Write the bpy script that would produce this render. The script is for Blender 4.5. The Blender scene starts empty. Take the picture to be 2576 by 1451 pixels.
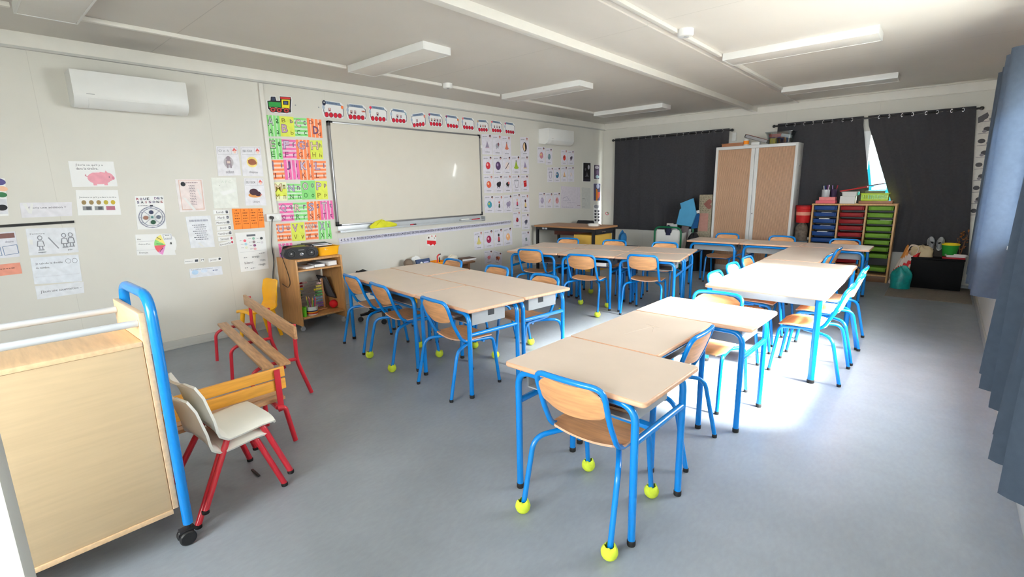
import bpy, bmesh, math, random
from mathutils import Vector, Matrix
random.seed(7)
SC = bpy.context.scene
COL = SC.collection
PI = math.pi
V = Vector
# ------------------------------------------------------------------ survey of the room
CAM = (5.2407, 0.0, 1.4065); FPX = 1225.71; YAW, PITCH, ROLL = -0.7223, -0.2043, -0.0204
HC, LEN, WID = 2.588, 8.797, 5.651          # ceiling height, depth (y), width (x)
YF = -1.7                                    # wall behind the camera
def _axes():
    cy, sy, cp, sp = math.cos(YAW), math.sin(YAW), math.cos(PITCH), math.sin(PITCH)
    fw = V((sy*cp, cy*cp, sp)); r = V((cy, -sy, 0)); u = r.cross(fw)
    cr, sr = math.cos(ROLL), math.sin(ROLL)
    return r*cr+u*sr, -r*sr+u*cr, fw
R_, U_, F_ = _axes()
def at(px, py, axis, val):
    """the point where the sight line through a survey pixel meets the plane axis=val"""
    d = F_ + R_*((px-1288)/FPX) - U_*((py-725.5)/FPX)
    return V(CAM) + d*((val-CAM[axis])/d[axis])
def wl(px, py, x=0.0): return at(px, py, 0, x)

# ------------------------------------------------------------------ materials
MATS = {}
def lin(c):
    return tuple(((v/255)/12.92 if v/255 <= .04045 else ((v/255+.055)/1.055)**2.4) for v in c)
def mat(name, rgb, rough=.5, spec=.5, metal=0, var=.05, scale=8, bump=0, bscale=60, stretch=None, trans=0, alpha=1, coat=0, coords='Object'):
    if name in MATS: return MATS[name]
    m = bpy.data.materials.new(name); m.use_nodes = True
    nt = m.node_tree; N = nt.nodes; b = N['Principled BSDF']
    c = lin(rgb)
    b.inputs['Roughness'].default_value = rough
    b.inputs['Specular IOR Level'].default_value = spec
    b.inputs['Metallic'].default_value = metal
    b.inputs['Transmission Weight'].default_value = trans
    b.inputs['Alpha'].default_value = alpha
    b.inputs['Coat Weight'].default_value = coat
    tc = N.new('ShaderNodeTexCoord'); mp = N.new('ShaderNodeMapping'); nz = N.new('ShaderNodeTexNoise')
    nt.links.new(tc.outputs[coords], mp.inputs['Vector']); nt.links.new(mp.outputs['Vector'], nz.inputs['Vector'])
    if stretch: mp.inputs['Scale'].default_value = stretch
    nz.inputs['Scale'].default_value = scale; nz.inputs['Detail'].default_value = 4
    rp = N.new('ShaderNodeValToRGB')
    rp.color_ramp.elements[0].position = .3; rp.color_ramp.elements[1].position = .7
    rp.color_ramp.elements[0].color = (*[v*(1-var) for v in c], 1)
    rp.color_ramp.elements[1].color = (*[min(1, v*(1+var)) for v in c], 1)
    nt.links.new(nz.outputs['Fac'], rp.inputs['Fac']); nt.links.new(rp.outputs['Color'], b.inputs['Base Color'])
    if bump:
        n2 = N.new('ShaderNodeTexNoise'); n2.inputs['Scale'].default_value = bscale
        nt.links.new(tc.outputs[coords], n2.inputs['Vector'])
        bp = N.new('ShaderNodeBump'); bp.inputs['Strength'].default_value = bump; bp.inputs['Distance'].default_value = .004
        nt.links.new(n2.outputs['Fac'], bp.inputs['Height']); nt.links.new(bp.outputs['Normal'], b.inputs['Normal'])
    MATS[name] = m
    return m
def ink(rgb):
    return mat('print_%02x%02x%02x' % tuple(rgb), rgb, rough=.6, spec=.3, var=.06, scale=25)
def wood(name, rgb, var=.14, rough=.42, stretch=(3, 30, 30), scale=2.2):
    return mat(name, rgb, rough=rough, var=var, scale=scale, stretch=stretch, spec=.4)
def seams(m, axis, period, offset, width=.003, dark=.86):
    """panel joints: thin darker lines across one world axis"""
    nt = m.node_tree; N = nt.nodes; b = N['Principled BSDF']
    src = b.inputs['Base Color'].links[0].from_socket
    tc = N.new('ShaderNodeTexCoord'); sx = N.new('ShaderNodeSeparateXYZ'); nt.links.new(tc.outputs['Object'], sx.inputs[0])
    a = N.new('ShaderNodeMath'); a.operation = 'SUBTRACT'; a.inputs[1].default_value = offset
    nt.links.new(sx.outputs[axis], a.inputs[0])
    p = N.new('ShaderNodeMath'); p.operation = 'PINGPONG'; p.inputs[1].default_value = period/2
    nt.links.new(a.outputs[0], p.inputs[0])
    l = N.new('ShaderNodeMath'); l.operation = 'LESS_THAN'; l.inputs[1].default_value = width/2
    nt.links.new(p.outputs[0], l.inputs[0])
    mx = N.new('ShaderNodeMix'); mx.data_type = 'RGBA'; mx.blend_type = 'MULTIPLY'
    nt.links.new(l.outputs[0], mx.inputs[0]); nt.links.new(src, mx.inputs[6]); mx.inputs[7].default_value = (dark, dark, dark, 1)
    nt.links.new(mx.outputs[2], b.inputs['Base Color'])
def glass_mat(name, tint=(.97, 1, 1), gl=.06):
    m = bpy.data.materials.new(name); m.use_nodes = True; nt = m.node_tree; N = nt.nodes
    N.remove(N['Principled BSDF']); o = N['Material Output']
    t = N.new('ShaderNodeBsdfTransparent'); t.inputs[0].default_value = (*tint, 1)
    g = N.new('ShaderNodeBsdfGlossy'); g.inputs['Roughness'].default_value = .02
    x = N.new('ShaderNodeMixShader'); x.inputs[0].default_value = gl
    nt.links.new(t.outputs[0], x.inputs[1]); nt.links.new(g.outputs[0], x.inputs[2]); nt.links.new(x.outputs[0], o.inputs[0])
    MATS[name] = m
    return m

M_WALL = mat('wall_paint', (214, 211, 203), .55, var=.02, scale=3, bump=.05, bscale=220); seams(M_WALL, 1, 1.17, .573)
M_WALLB = mat('wall_paint_back', (214, 211, 203), .55, var=.02, scale=3, bump=.05, bscale=220); seams(M_WALLB, 0, 1.17, .9)
M_CEIL = mat('ceiling_panel', (208, 203, 196), .6, var=.02, scale=2, bump=.06, bscale=300); seams(M_CEIL, 1, 2.34, 1.35, .006, .8)
M_TRIM = mat('trim_white', (226, 223, 216), .45, var=.02)
M_BASE = mat('skirting_grey', (188, 188, 184), .45, var=.03)
M_WHITE = mat('white_plastic', (228, 228, 226), .38, var=.02)
M_WMETAL = mat('white_metal', (222, 222, 222), .35, var=.02)
M_GREY = mat('grey_plastic', (158, 160, 162), .45, var=.05)
M_LGREY = mat('light_grey_metal', (196, 200, 205), .32, metal=.15, var=.04)
M_ALU = mat('aluminium', (150, 150, 152), .35, metal=.7, var=.05)
M_DARK = mat('dark_plastic', (32, 32, 36), .45, var=.1)
M_BLACK = mat('black_plastic', (20, 20, 23), .4, var=.1)
M_RUBBER = mat('black_rubber', (18, 18, 20), .7, var=.1)
M_BLUE = mat('blue_enamel', (0, 124, 206), .26, var=.03, coat=.15)
M_RED = mat('red_enamel', (196, 36, 52), .28, var=.05, coat=.2)
M_LAM = mat('beige_laminate', (226, 208, 193), .34, var=.03, scale=5)
M_EDGE = wood('beech_edge', (210, 166, 136))
M_BEECH = wood('beech_ply', (208, 152, 104), var=.16)
M_LIGHTW = wood('maple_panel', (200, 176, 142), var=.05, stretch=(30, 2, 30))
M_LIGHTWE = wood('maple_edge', (226, 192, 152), var=.1)
M_PINE = wood('pine_shelf', (192, 142, 88), var=.16, stretch=(30, 30, 2.5))
M_BENCHW = wood('worn_bench_wood', (190, 146, 104), var=.22)
M_BENCHY = wood('yellow_bench_wood', (228, 162, 62), var=.12)
M_TEL = mat('tennis_ball_felt', (208, 226, 62), .9, var=.1, scale=40, bump=.4, bscale=400)
M_CURT = mat('charcoal_curtain', (62, 62, 66), .9, var=.08, scale=40, bump=.25, bscale=500, spec=.2)
M_CURT_LIT = mat('slate_curtain', (84, 96, 112), .9, var=.06, scale=30, bump=.25, bscale=400, spec=.2)  # same cloth as the charcoal curtains, window light put into its paler colour
def _translucent(m, k):
    nt = m.node_tree; N = nt.nodes; b = N['Principled BSDF']; o = N['Material Output']
    t = N.new('ShaderNodeBsdfTranslucent'); nt.links.new(b.inputs['Base Color'].links[0].from_socket, t.inputs[0])
    x = N.new('ShaderNodeMixShader'); x.inputs[0].default_value = k
    nt.links.new(b.outputs[0], x.inputs[1]); nt.links.new(t.outputs[0], x.inputs[2]); nt.links.new(x.outputs[0], o.inputs[0])
_translucent(M_CURT_LIT, .5)
M_PAPER = mat('white_paper', (236, 236, 236), .55, var=.015, spec=.35)
M_YEL = mat('yellow_plastic', (244, 178, 20), .35, var=.04)
M_CHROME = mat('chrome', (200, 200, 205), .15, metal=1, var=.02)
M_GLASS = glass_mat('window_glass')
M_CLEAR = glass_mat('clear_plastic', (.80, .84, .86), .12)
M_SLEEVE = glass_mat('plastic_sleeve', (.97, .97, .98), .10)
# floor: mottled blue grey vinyl
M_FLOOR = mat('vinyl_floor', (143, 150, 159), .33, var=.07, scale=3.0, spec=.42, bump=.08, bscale=250)
def _floor():
    nt = M_FLOOR.node_tree; N = nt.nodes; b = N['Principled BSDF']; src = b.inputs['Base Color'].links[0].from_socket
    tc = N.new('ShaderNodeTexCoord'); n = N.new('ShaderNodeTexNoise'); n.inputs['Scale'].default_value = 55; n.inputs['Detail'].default_value = 6
    mp = N.new('ShaderNodeMapping'); mp.inputs['Scale'].default_value = (1, .45, 1); mp.inputs['Rotation'].default_value = (0, 0, .7)
    nt.links.new(tc.outputs['Object'], mp.inputs[0]); nt.links.new(mp.outputs[0], n.inputs['Vector'])
    r = N.new('ShaderNodeValToRGB'); r.color_ramp.elements[0].position = .35; r.color_ramp.elements[1].position = .7
    r.color_ramp.elements[0].color = (.93, .93, .93, 1); r.color_ramp.elements[1].color = (1.04, 1.04, 1.04, 1)
    nt.links.new(n.outputs['Fac'], r.inputs[0])
    mx = N.new('ShaderNodeMix'); mx.data_type = 'RGBA'; mx.blend_type = 'MULTIPLY'; mx.inputs[0].default_value = .7
    nt.links.new(src, mx.inputs[6]); nt.links.new(r.outputs[0], mx.inputs[7]); nt.links.new(mx.outputs[2], b.inputs['Base Color'])
    n3 = N.new('ShaderNodeTexNoise'); n3.inputs['Scale'].default_value = 9; n3.inputs['Detail'].default_value = 5
    nt.links.new(tc.outputs['Object'], n3.inputs['Vector'])
    mr = N.new('ShaderNodeMapRange'); mr.inputs[3].default_value = .26; mr.inputs[4].default_value = .46
    nt.links.new(n3.outputs['Fac'], mr.inputs[0]); nt.links.new(mr.outputs[0], b.inputs['Roughness'])
_floor()

# ------------------------------------------------------------------ mesh builder
class MB:
    def __init__(s): s.v = []; s.f = []; s.m = []; s.mats = []; s.s = []
    def mi(s, m):
        if m not in s.mats: s.mats.append(m)
        return s.mats.index(m)
    def add(s, vs, fs, m, smooth=True):
        b = len(s.v); s.v += [tuple(p) for p in vs]; i = s.mi(m)
        for f in fs: s.f.append([b+k for k in f]); s.m.append(i); s.s.append(smooth)
        return s
    def box(s, x0, x1, y0, y1, z0, z1, m, bev=0.0, rot=None, piv=None):
        if x0 > x1: x0, x1 = x1, x0
        if y0 > y1: y0, y1 = y1, y0
        if z0 > z1: z0, z1 = z1, z0
        bm = bmesh.new(); bmesh.ops.create_cube(bm, size=1)
        for q in bm.verts: q.co = V(((x0+x1)/2+q.co.x*(x1-x0), (y0+y1)/2+q.co.y*(y1-y0), (z0+z1)/2+q.co.z*(z1-z0)))
        if bev: bmesh.ops.bevel(bm, geom=bm.edges[:], offset=bev, segments=2, affect='EDGES', profile=.6)
        bm.verts.index_update()
        vs = [q.co.copy() for q in bm.verts]; fs = [[q.index for q in f.verts] for f in bm.faces]; bm.free()
        if rot is not None:
            pv = V(piv) if piv is not None else V(((x0+x1)/2, (y0+y1)/2, (z0+z1)/2))
            vs = [pv + rot @ (q-pv) for q in vs]
        return s.add(vs, fs, m, bool(bev))
    def tube(s, pts, r, m, seg=10, cap=True, closed=False):
        pts = [V(p) for p in pts]; n = len(pts); vs = []; fs = []
        rr = r if isinstance(r, (list, tuple)) else [r]*n
        T = []
        for i in range(n):
            a = pts[i-1] if (i > 0 or closed) else pts[i]; b = pts[(i+1) % n] if (i < n-1 or closed) else pts[i]
            T.append((b-a).normalized())
        ref = V((0, 0, 1)) if abs(T[0].z) < .9 else V((1, 0, 0))
        nrm = (ref - T[0]*ref.dot(T[0])).normalized()
        for i in range(n):
            nrm = (nrm - T[i]*nrm.dot(T[i]))
            nrm = nrm.normalized() if nrm.length > 1e-6 else V((1, 0, 0))
            bn = T[i].cross(nrm)
            for k in range(seg):
                a = 2*PI*k/seg; vs.append(pts[i] + (nrm*math.cos(a)+bn*math.sin(a))*rr[i])
        for i in range(n if closed else n-1):
            j = (i+1) % n
            for k in range(seg):
                k2 = (k+1) % seg; fs.append([i*seg+k, i*seg+k2, j*seg+k2, j*seg+k])
        if cap and not closed:
            fs.append([k for k in range(seg)][::-1]); fs.append([(n-1)*seg+k for k in range(seg)])
        return s.add(vs, fs, m)
    def lathe(s, prof, m, c=(0, 0, 0), seg=20, sx=1, sy=1, axis='z'):
        vs = []; fs = []; n = len(prof); c = V(c)
        for r, z in prof:
            for k in range(seg):
                a = 2*PI*k/seg; p = (r*math.cos(a)*sx, r*math.sin(a)*sy, z)
                if axis == 'x': p = (p[2], p[0], p[1])
                if axis == 'y': p = (p[0], p[2], p[1])
                vs.append(c+V(p))
        for i in range(n-1):
            for k in range(seg):
                k2 = (k+1) % seg; fs.append([i*seg+k, i*seg+k2, (i+1)*seg+k2, (i+1)*seg+k])
        if prof[0][0] > 1e-6: fs.append([k for k in range(seg)][::-1])
        if prof[-1][0] > 1e-6: fs.append([(n-1)*seg+k for k in range(seg)])
        return s.add(vs, fs, m)
    def ball(s, c, r, m, seg=16, ring=10, sc=(1, 1, 1), jit=0):
        vs = []; fs = []; c = V(c)
        rnd = random.Random(int(abs(c.x*977+c.y*331+c.z*77)*100))
        for i in range(ring+1):
            t = PI*i/ring
            for k in range(seg):
                a = 2*PI*k/seg; q = r*(1+(rnd.uniform(-jit, jit) if 0 < i < ring else 0))
                vs.append(c+V((q*math.sin(t)*math.cos(a)*sc[0], q*math.sin(t)*math.sin(a)*sc[1], q*math.cos(t)*sc[2])))
        for i in range(ring):
            for k in range(seg):
                k2 = (k+1) % seg; fs.append([i*seg+k, (i+1)*seg+k, (i+1)*seg+k2, i*seg+k2])
        return s.add(vs, fs, m)
    def patch(s, f, nu, nv, th, m, m_edge=None):
        """a curved plate: f(u,v) in 0..1, thickness th"""
        me = m_edge or m
        P = [[V(f(i/nu, j/nv)) for j in range(nv+1)] for i in range(nu+1)]
        top = []; bot = []
        for i in range(nu+1):
            for j in range(nv+1):
                du = P[min(i+1, nu)][j]-P[max(i-1, 0)][j]; dv = P[i][min(j+1, nv)]-P[i][max(j-1, 0)]
                n = du.cross(dv); n = n.normalized() if n.length > 1e-9 else V((0, 0, 1))
                top.append(P[i][j]+n*th/2); bot.append(P[i][j]-n*th/2)
        W = nv+1; K = len(top); F = []; S = []
        for i in range(nu):
            for j in range(nv):
                a, b, c, d = i*W+j, (i+1)*W+j, (i+1)*W+j+1, i*W+j+1
                F.append([a, b, c, d]); F.append([K+d, K+c, K+b, K+a])
        bd = [i*W for i in range(nu+1)] + [nu*W+j for j in range(1, nv+1)] + [i*W+nv for i in range(nu-1, -1, -1)] + [j for j in range(nv-1, 0, -1)]
        for a, b in zip(bd, bd[1:]+bd[:1]): S.append([b, a, K+a, K+b])
        base = len(s.v); s.v += [tuple(p) for p in top+bot]
        i1, i2 = s.mi(m), s.mi(me)
        for f_ in F: s.f.append([base+k for k in f_]); s.m.append(i1); s.s.append(True)
        for f_ in S: s.f.append([base+k for k in f_]); s.m.append(i2); s.s.append(True)
        return s
    def prism(s, poly, m, plane='xy', d0=0.0, d1=.01, m_side=None):
        """2D outline extruded; plane names the two axes of the outline"""
        def P(a, b, d):
            return {'xy': (a, b, d), 'yz': (d, a, b), 'xz': (a, d, b)}[plane]
        n = len(poly)
        vs = [P(a, b, d0) for a, b in poly]+[P(a, b, d1) for a, b in poly]
        s.add(vs, [list(range(n))[::-1], list(range(n, 2*n))], m, False)
        s.add(vs, [[i, (i+1) % n, n+(i+1) % n, n+i] for i in range(n)], m_side or m, False)
        return s
    def move(s, mtx):
        s.v = [tuple(mtx @ V(p)) for p in s.v]; return s
    def build(s, name, parent=None, loc=None, label=None):
        me = bpy.data.meshes.new(name)
        me.from_pydata(s.v, [], s.f)
        for m in s.mats: me.materials.append(m)
        me.polygons.foreach_set('material_index', s.m); me.polygons.foreach_set('use_smooth', s.s)
        bm = bmesh.new(); bm.from_mesh(me); bmesh.ops.recalc_face_normals(bm, faces=bm.faces[:]); bm.to_mesh(me); bm.free()
        me.set_sharp_from_angle(angle=math.radians(38)); me.update()
        o = bpy.data.objects.new(name, me); COL.objects.link(o)
        if parent is not None: o.parent = parent
        if loc is not None: o.location = loc
        if label: o['label'] = label
        return o
def tag(o, label, cat, group=None, kind=None):
    o['label'] = label; o['category'] = cat
    if group: o['group'] = group
    if kind: o['kind'] = kind
    return o
def thing(name, label, cat, loc=(0, 0, 0), rz=0, group=None):
    o = bpy.data.objects.new(name, None); COL.objects.link(o); o.empty_display_size = .1
    o.location = loc; o.rotation_euler = (0, 0, rz)
    return tag(o, label, cat, group)
def dup(src, label=None, loc=None, rz=None, parent=None):
    c = src.copy(); COL.objects.link(c)
    if parent is not None: c.parent = parent
    if loc is not None: c.location = loc
    if rz is not None: c.rotation_euler = (0, 0, rz)
    if label: c['label'] = label
    for ch in list(src.children): dup(ch, parent=c)
    return c
def struct(o):
    o['kind'] = 'structure'; return o
def fillet(pts, r, n=6):
    """polyline with its inner corners rounded"""
    pts = [V(p) for p in pts]; out = [pts[0]]
    for i in range(1, len(pts)-1):
        a, b, c = pts[i-1], pts[i], pts[i+1]
        rr = r[i-1] if isinstance(r, (list, tuple)) else r
        d1, d2 = (a-b), (c-b); k = min(rr, d1.length*.49, d2.length*.49)
        p, q = b+d1.normalized()*k, b+d2.normalized()*k
        for j in range(n+1):
            t = j/n; out.append(p*(1-t)**2 + b*2*t*(1-t) + q*t*t)
    return out+[pts[-1]]
def rrect(x0, x1, y0, y1, r, n=4):
    out = []
    for cx, cy, a0 in ((x1-r, y1-r, 0), (x0+r, y1-r, PI/2), (x0+r, y0+r, PI), (x1-r, y0+r, 1.5*PI)):
        for k in range(n+1):
            a = a0+PI/2*k/n; out.append((cx+r*math.cos(a), cy+r*math.sin(a)))
    return out
# ------------------------------------------------------------------ lettering
_TX = {}
def text_mesh(s, off=0.0):
    k = (s, off)
    if k in _TX: return _TX[k]
    cu = bpy.data.curves.new('lettering', 'FONT'); cu.body = s; cu.resolution_u = 2; cu.offset = off; cu.fill_mode = 'FRONT'
    o = bpy.data.objects.new('lettering', cu); COL.objects.link(o)
    bpy.context.view_layer.update()
    me = o.evaluated_get(bpy.context.evaluated_depsgraph_get()).to_mesh()
    vs = [(p.co.x, p.co.y) for p in me.vertices]; fs = [list(p.vertices) for p in me.polygons]
    bpy.data.objects.remove(o); bpy.data.curves.remove(cu)
    if not vs: vs = [(0, 0)]
    x0, x1 = min(p[0] for p in vs), max(p[0] for p in vs); y0, y1 = min(p[1] for p in vs), max(p[1] for p in vs)
    _TX[k] = ([((x-x0)/max(x1-x0, 1e-6), (y-y0)/max(y1-y0, 1e-6)) for x, y in vs], fs, (x1-x0), (y1-y0))
    return _TX[k]
# ------------------------------------------------------------------ printed sheets on a wall
K = (40, 40, 44); DG = (90, 92, 98); LG = (170, 172, 178)
def sheet(name, quad, prints, label, cat='poster', group=None, paper=None, th=.004, lift=-.0006, nrm=V((1, 0, 0)), outline=None, curl=None):
    """quad = four 3D corners TL,TR,BR,BL on a wall; prints in u (right), v (down); everything is one flat mesh"""
    TL, TR, BR, BL = [V(q) for q in quad]
    ctr = (TL+TR+BR+BL)/4
    Wd = ((TR-TL).length+(BR-BL).length)/2; Hd = ((BL-TL).length+(BR-TR).length)/2
    def P(u, v, d):
        p = TL*(1-u)*(1-v)+TR*u*(1-v)+BR*u*v+BL*(1-u)*v
        if curl: d += curl(u, v)
        return p-ctr+nrm*d
    mb = MB(); pm = paper or M_PAPER
    ol = outline or [(0, 0), (1, 0), (1, 1), (0, 1)]
    if curl:
        n = 8; vs = []; fs = []
        for i in range(n+1):
            for j in range(n+1): vs.append(P(i/n, j/n, lift+th))
        for i in range(n):
            for j in range(n): fs.append([i*(n+1)+j, (i+1)*(n+1)+j, (i+1)*(n+1)+j+1, i*(n+1)+j+1])
        mb.add(vs, fs, pm)
    else:
        n = len(ol)
        vs = [P(u, v, lift) for u, v in ol]+[P(u, v, lift+th) for u, v in ol]
        mb.add(vs, [list(range(n)), list(range(n, 2*n))]+[[i, (i+1) % n, n+(i+1) % n, n+i] for i in range(n)], pm, False)
    d = lift+th
    for pr in prints:
        d += .0003
        k = pr[0]; c = pr[1]; m = ink(c) if isinstance(c, tuple) else c
        if k == 'r':
            u0, v0, u1, v1 = pr[2:6]; pts = [(u0, v0), (u1, v0), (u1, v1), (u0, v1)]
            mb.add([P(u, v, d) for u, v in pts], [[0, 1, 2, 3]], m, False)
        elif k == 'e':
            cu, cv, ru, rv = pr[2:6]; n = 18
            mb.add([P(cu+ru*math.cos(2*PI*i/n), cv+rv*math.sin(2*PI*i/n), d) for i in range(n)], [list(range(n))], m, False)
        elif k == 'o':      # ring
            cu, cv, ru, rv, w = pr[2:7]; n = 24
            vs = []
            for i in range(n):
                a = 2*PI*i/n
                vs += [P(cu+ru*math.cos(a), cv+rv*math.sin(a), d), P(cu+ru*(1-w)*math.cos(a), cv+rv*(1-w)*math.sin(a), d)]
            mb.add(vs, [[2*i, 2*((i+1) % n), 2*((i+1) % n)+1, 2*i+1] for i in range(n)], m, False)
        elif k == 'p':
            pts = pr[2]; mb.add([P(u, v, d) for u, v in pts], [list(range(len(pts)))], m, False)
        elif k == 'l':      # stroke, width in metres
            pts = [V((u*Wd, v*Hd)) for u, v in pr[2]]; w = pr[3]/2
            for a, b in zip(pts, pts[1:]):
                t = (b-a); t = t.normalized() if t.length > 1e-9 else V((1, 0)); q = V((-t.y, t.x))*w
                mb.add([P(p.x/Wd, p.y/Hd, d) for p in (a+q, b+q, b-q, a-q)], [[0, 1, 2, 3]], m, False)
        elif k == 't':      # lettering fitted to a box
            s, u0, v0, u1, v1 = pr[2:7]; off = pr[7] if len(pr) > 7 else 0.0
            vs, fs, nw, nh = text_mesh(s, off)
            full = (v1-v0)*Hd*nw/max(nh, 1e-6)*(1.45 if len(s) < 3 else 9)
            if (u1-u0)*Wd > full: uc = (u0+u1)/2; u0, u1 = uc-full/Wd/2, uc+full/Wd/2
            mb.add([P(u0+(u1-u0)*x, v1-(v1-v0)*y, d) for x, y in vs], fs, m, False)
        elif k == 'w':      # writing too small to read: a row of short strokes
            u0, v0, u1, v1 = pr[2:6]; rnd = random.Random(int((u0*31+v0*57+u1*11)*1000)); u = u0
            while u < u1-.002:
                e = min(u1, u+rnd.uniform(.06, .16)*max(.35, (u1-u0)))
                mb.add([P(a, b, d) for a, b in ((u, v0), (e, v0), (e, v1), (u, v1))], [[0, 1, 2, 3]], m, False)
                u = e+.018
    o = mb.build(name, loc=ctr)
    me = o.data
    # sheets face the room: keep the printed faces as built
    return tag(o, label, cat, group)
def wq(*px, x=0.0): return [wl(a, b, x) for a, b in px]
SKY, SUN, SUNY, EXPO = 26, 125, -.04, .22
# ------------------------------------------------------------------ room shell
def wall_with_holes(name, axis, p0, p1, a0, a1, z0, z1, holes, m):
    """wall slab between p0,p1 on one axis, running a0..a1 on the other, with rectangular openings"""
    mb = MB()
    def bx(b0, b1, c0, c1):
        if b1-b0 < 1e-6 or c1-c0 < 1e-6: return
        if axis == 'x': mb.box(p0, p1, b0, b1, c0, c1, m)
        else: mb.box(b0, b1, p0, p1, c0, c1, m)
    cur = a0
    for (h0, h1, c0, c1) in sorted(holes):
        bx(cur, h0, z0, z1); bx(h0, h1, z0, c0); bx(h0, h1, c1, z1); cur = h1
    bx(cur, a1, z0, z1)
    return struct(mb.build(name))
T_ = .12
struct(MB().box(-T_, WID+T_, YF-T_, LEN+T_, -.1, 0, M_FLOOR).build('floor'))
struct(MB().box(-T_, WID+T_, YF-T_, LEN+T_, HC, HC+.1, M_CEIL).build('ceiling'))
struct(MB().box(-T_, 0, YF-T_, LEN+T_, 0, HC, M_WALL).build('wall_left'))
WIN_B = [(.42, 2.33, .70, 2.09), (3.22, 5.32, .70, 2.09)]
WIN_R = [(3.02, 5.72, .92, 2.09)]
WIN_FILL = [(3.0, 5.5, .75, 2.15)]  # unseen window added behind the camera to fill the foreground with light
wall_with_holes('wall_back', 'y', LEN, LEN+T_, 0, WID, 0, HC, WIN_B, M_WALLB)
wall_with_holes('wall_right', 'x', WID, WID+T_, YF, LEN+T_, 0, HC, WIN_R, M_WALL)
wall_with_holes('wall_front', 'y', YF-T_, YF, 0, WID, 0, HC, WIN_FILL, M_WALLB)
# crown trims, skirtings
mb = MB(); mb.box(0, .028, YF, LEN, HC-.105, HC, M_TRIM, .004); mb.box(0, .034, YF, LEN, HC-.118, HC-.100, M_BASE, .002); struct(mb.build('trim_1'))
mb = MB(); mb.box(.028, WID, LEN-.028, LEN, HC-.105, HC, M_TRIM, .004); mb.box(.03, WID, LEN-.032, LEN, HC-.112, HC-.102, M_TRIM, .002); struct(mb.build('trim_2'))
struct(MB().box(WID-.028, WID, YF, LEN-.03, HC-.105, HC, M_TRIM, .004).build('trim_3'))
mb = MB(); mb.box(0, .014, YF, LEN, 0, .078, M_BASE, .002); mb.box(0, .02, YF, LEN, 0, .022, M_BASE, .002); struct(mb.build('baseboard_left'))
mb = MB(); mb.box(WID-.016, WID, YF, LEN, 0, .07, M_BASE, .003); struct(mb.build('baseboard_right'))
struct(MB().box(.02, WID-.02, LEN-.014, LEN, 0, .075, M_BASE, .002).build('baseboard_back'))
struct(MB().box(.02, WID-.02, YF, YF+.014, 0, .075, M_BASE, .002).build('baseboard_front'))
# module joint: a bar along the ceiling, then a shallow cover panel
struct(MB().box(2.745, 2.815, YF, LEN-.03, HC-.075, HC, M_TRIM, .003).build('trim_4'))
struct(MB().box(2.815, 3.40, YF, LEN-.03, HC-.012, HC, M_CEIL).build('trim_5'))
# cable ducts on the ceiling, joining the lights
def duct(i, x, y0, y1): struct(MB().box(x-.018, x+.018, y0, y1, HC-.028, HC, M_TRIM, .003).build('trim_%d' % i))
duct(6, .735, .79, 2.75); duct(7, .735, 3.06, 3.955); duct(8, .735, 4.065, 4.94); duct(9, .735, 5.25, 7.22)
duct(10, 3.50, YF, 3.97); duct(11, 3.50, 4.09, 4.98); duct(12, 3.50, 5.29, 7.25); duct(13, .735, -.9, .46)
# windows: white frame, mullion and panes; the front-wall one is added for fill
def window(i, axis, p, a0, a1, z0, z1, mull):
    mb = MB(); f = .055
    def bx(m_, b0, b1, c0, c1, d0, d1, m):
        if axis == 'x': m_.box(p+d0, p+d1, b0, b1, c0, c1, m)
        else: m_.box(b0, b1, p+d0, p+d1, c0, c1, m)
    for b0, b1, c0, c1 in ((a0, a0+f, z0, z1), (a1-f, a1, z0, z1), (a0+f, a1-f, z0, z0+f), (a0+f, a1-f, z1-f, z1)): bx(mb, b0, b1, c0, c1, .02, .09, M_WHITE)
    for q in mull: bx(mb, q-.04, q+.04, z0+f, z1-f, .02, .09, M_WHITE)
    o = struct(mb.build('window_%d' % i)); g = MB(); bx(g, a0+f, a1-f, z0+f, z1-f, .052, .058, M_GLASS); g.build('pane', o)
window(1, 'y', LEN, *WIN_B[0], [1.44]); window(2, 'y', LEN, *WIN_B[1], [4.30])
window(3, 'x', WID, *WIN_R[0], [4.37]); window(4, 'y', YF-T_, *WIN_FILL[0], [4.25])
mb = MB()
for (a0, a1, z0, z1) in WIN_R: mb.box(WID-.03, WID+.02, a0-.03, a1+.03, z0-.03, z0-.001, M_WHITE, .004)
struct(mb.build('trim_14'))
# outside
struct(MB().box(-14, 20, -14, 24, -.62, -.5, mat('outdoor_paving', (176, 176, 172), .9, var=.1)).build('ground_outside'))
tag(MB().box(3.6, 9.5, 11.2, 11.3, -.5, 1.80, mat('cyan_cladding', (1, 56, 66), 1, spec=0), .01).build('outdoor_panel', label=None),
    'bright cyan cladding outdoors seen through the gap between the back curtains', 'panel')

# ------------------------------------------------------------------ ceiling lights, detectors
M_DIFF = mat('light_diffuser', (222, 218, 212), .35, var=.02)
def ceiling_light(x0, x1, y0, y1, label):
    t = thing('ceiling_light', label, 'ceiling light', ((x0+x1)/2, (y0+y1)/2, HC-.062), 0, 'unlit rectangular ceiling lights')
    w, d = (x1-x0)/2, (y1-y0)/2; mb = MB()
    mb.box(-w, w, -d, -d+.012, 0, .062, M_WHITE, .002); mb.box(-w, w, d-.012, d, 0, .062, M_WHITE, .002)
    mb.box(-w, -w+.012, -d+.012, d-.012, 0, .062, M_WHITE, .002); mb.box(w-.012, w, -d+.012, d-.012, 0, .062, M_WHITE, .002)
    mb.box(-w+.012, w-.012, -d+.012, d-.012, .03, .062, M_WHITE)
    mb.build('frame', t)
    MB().box(-w+.012, w-.012, -d+.012, d-.012, .002, .028, M_DIFF, .003).build('diffuser', t)
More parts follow.
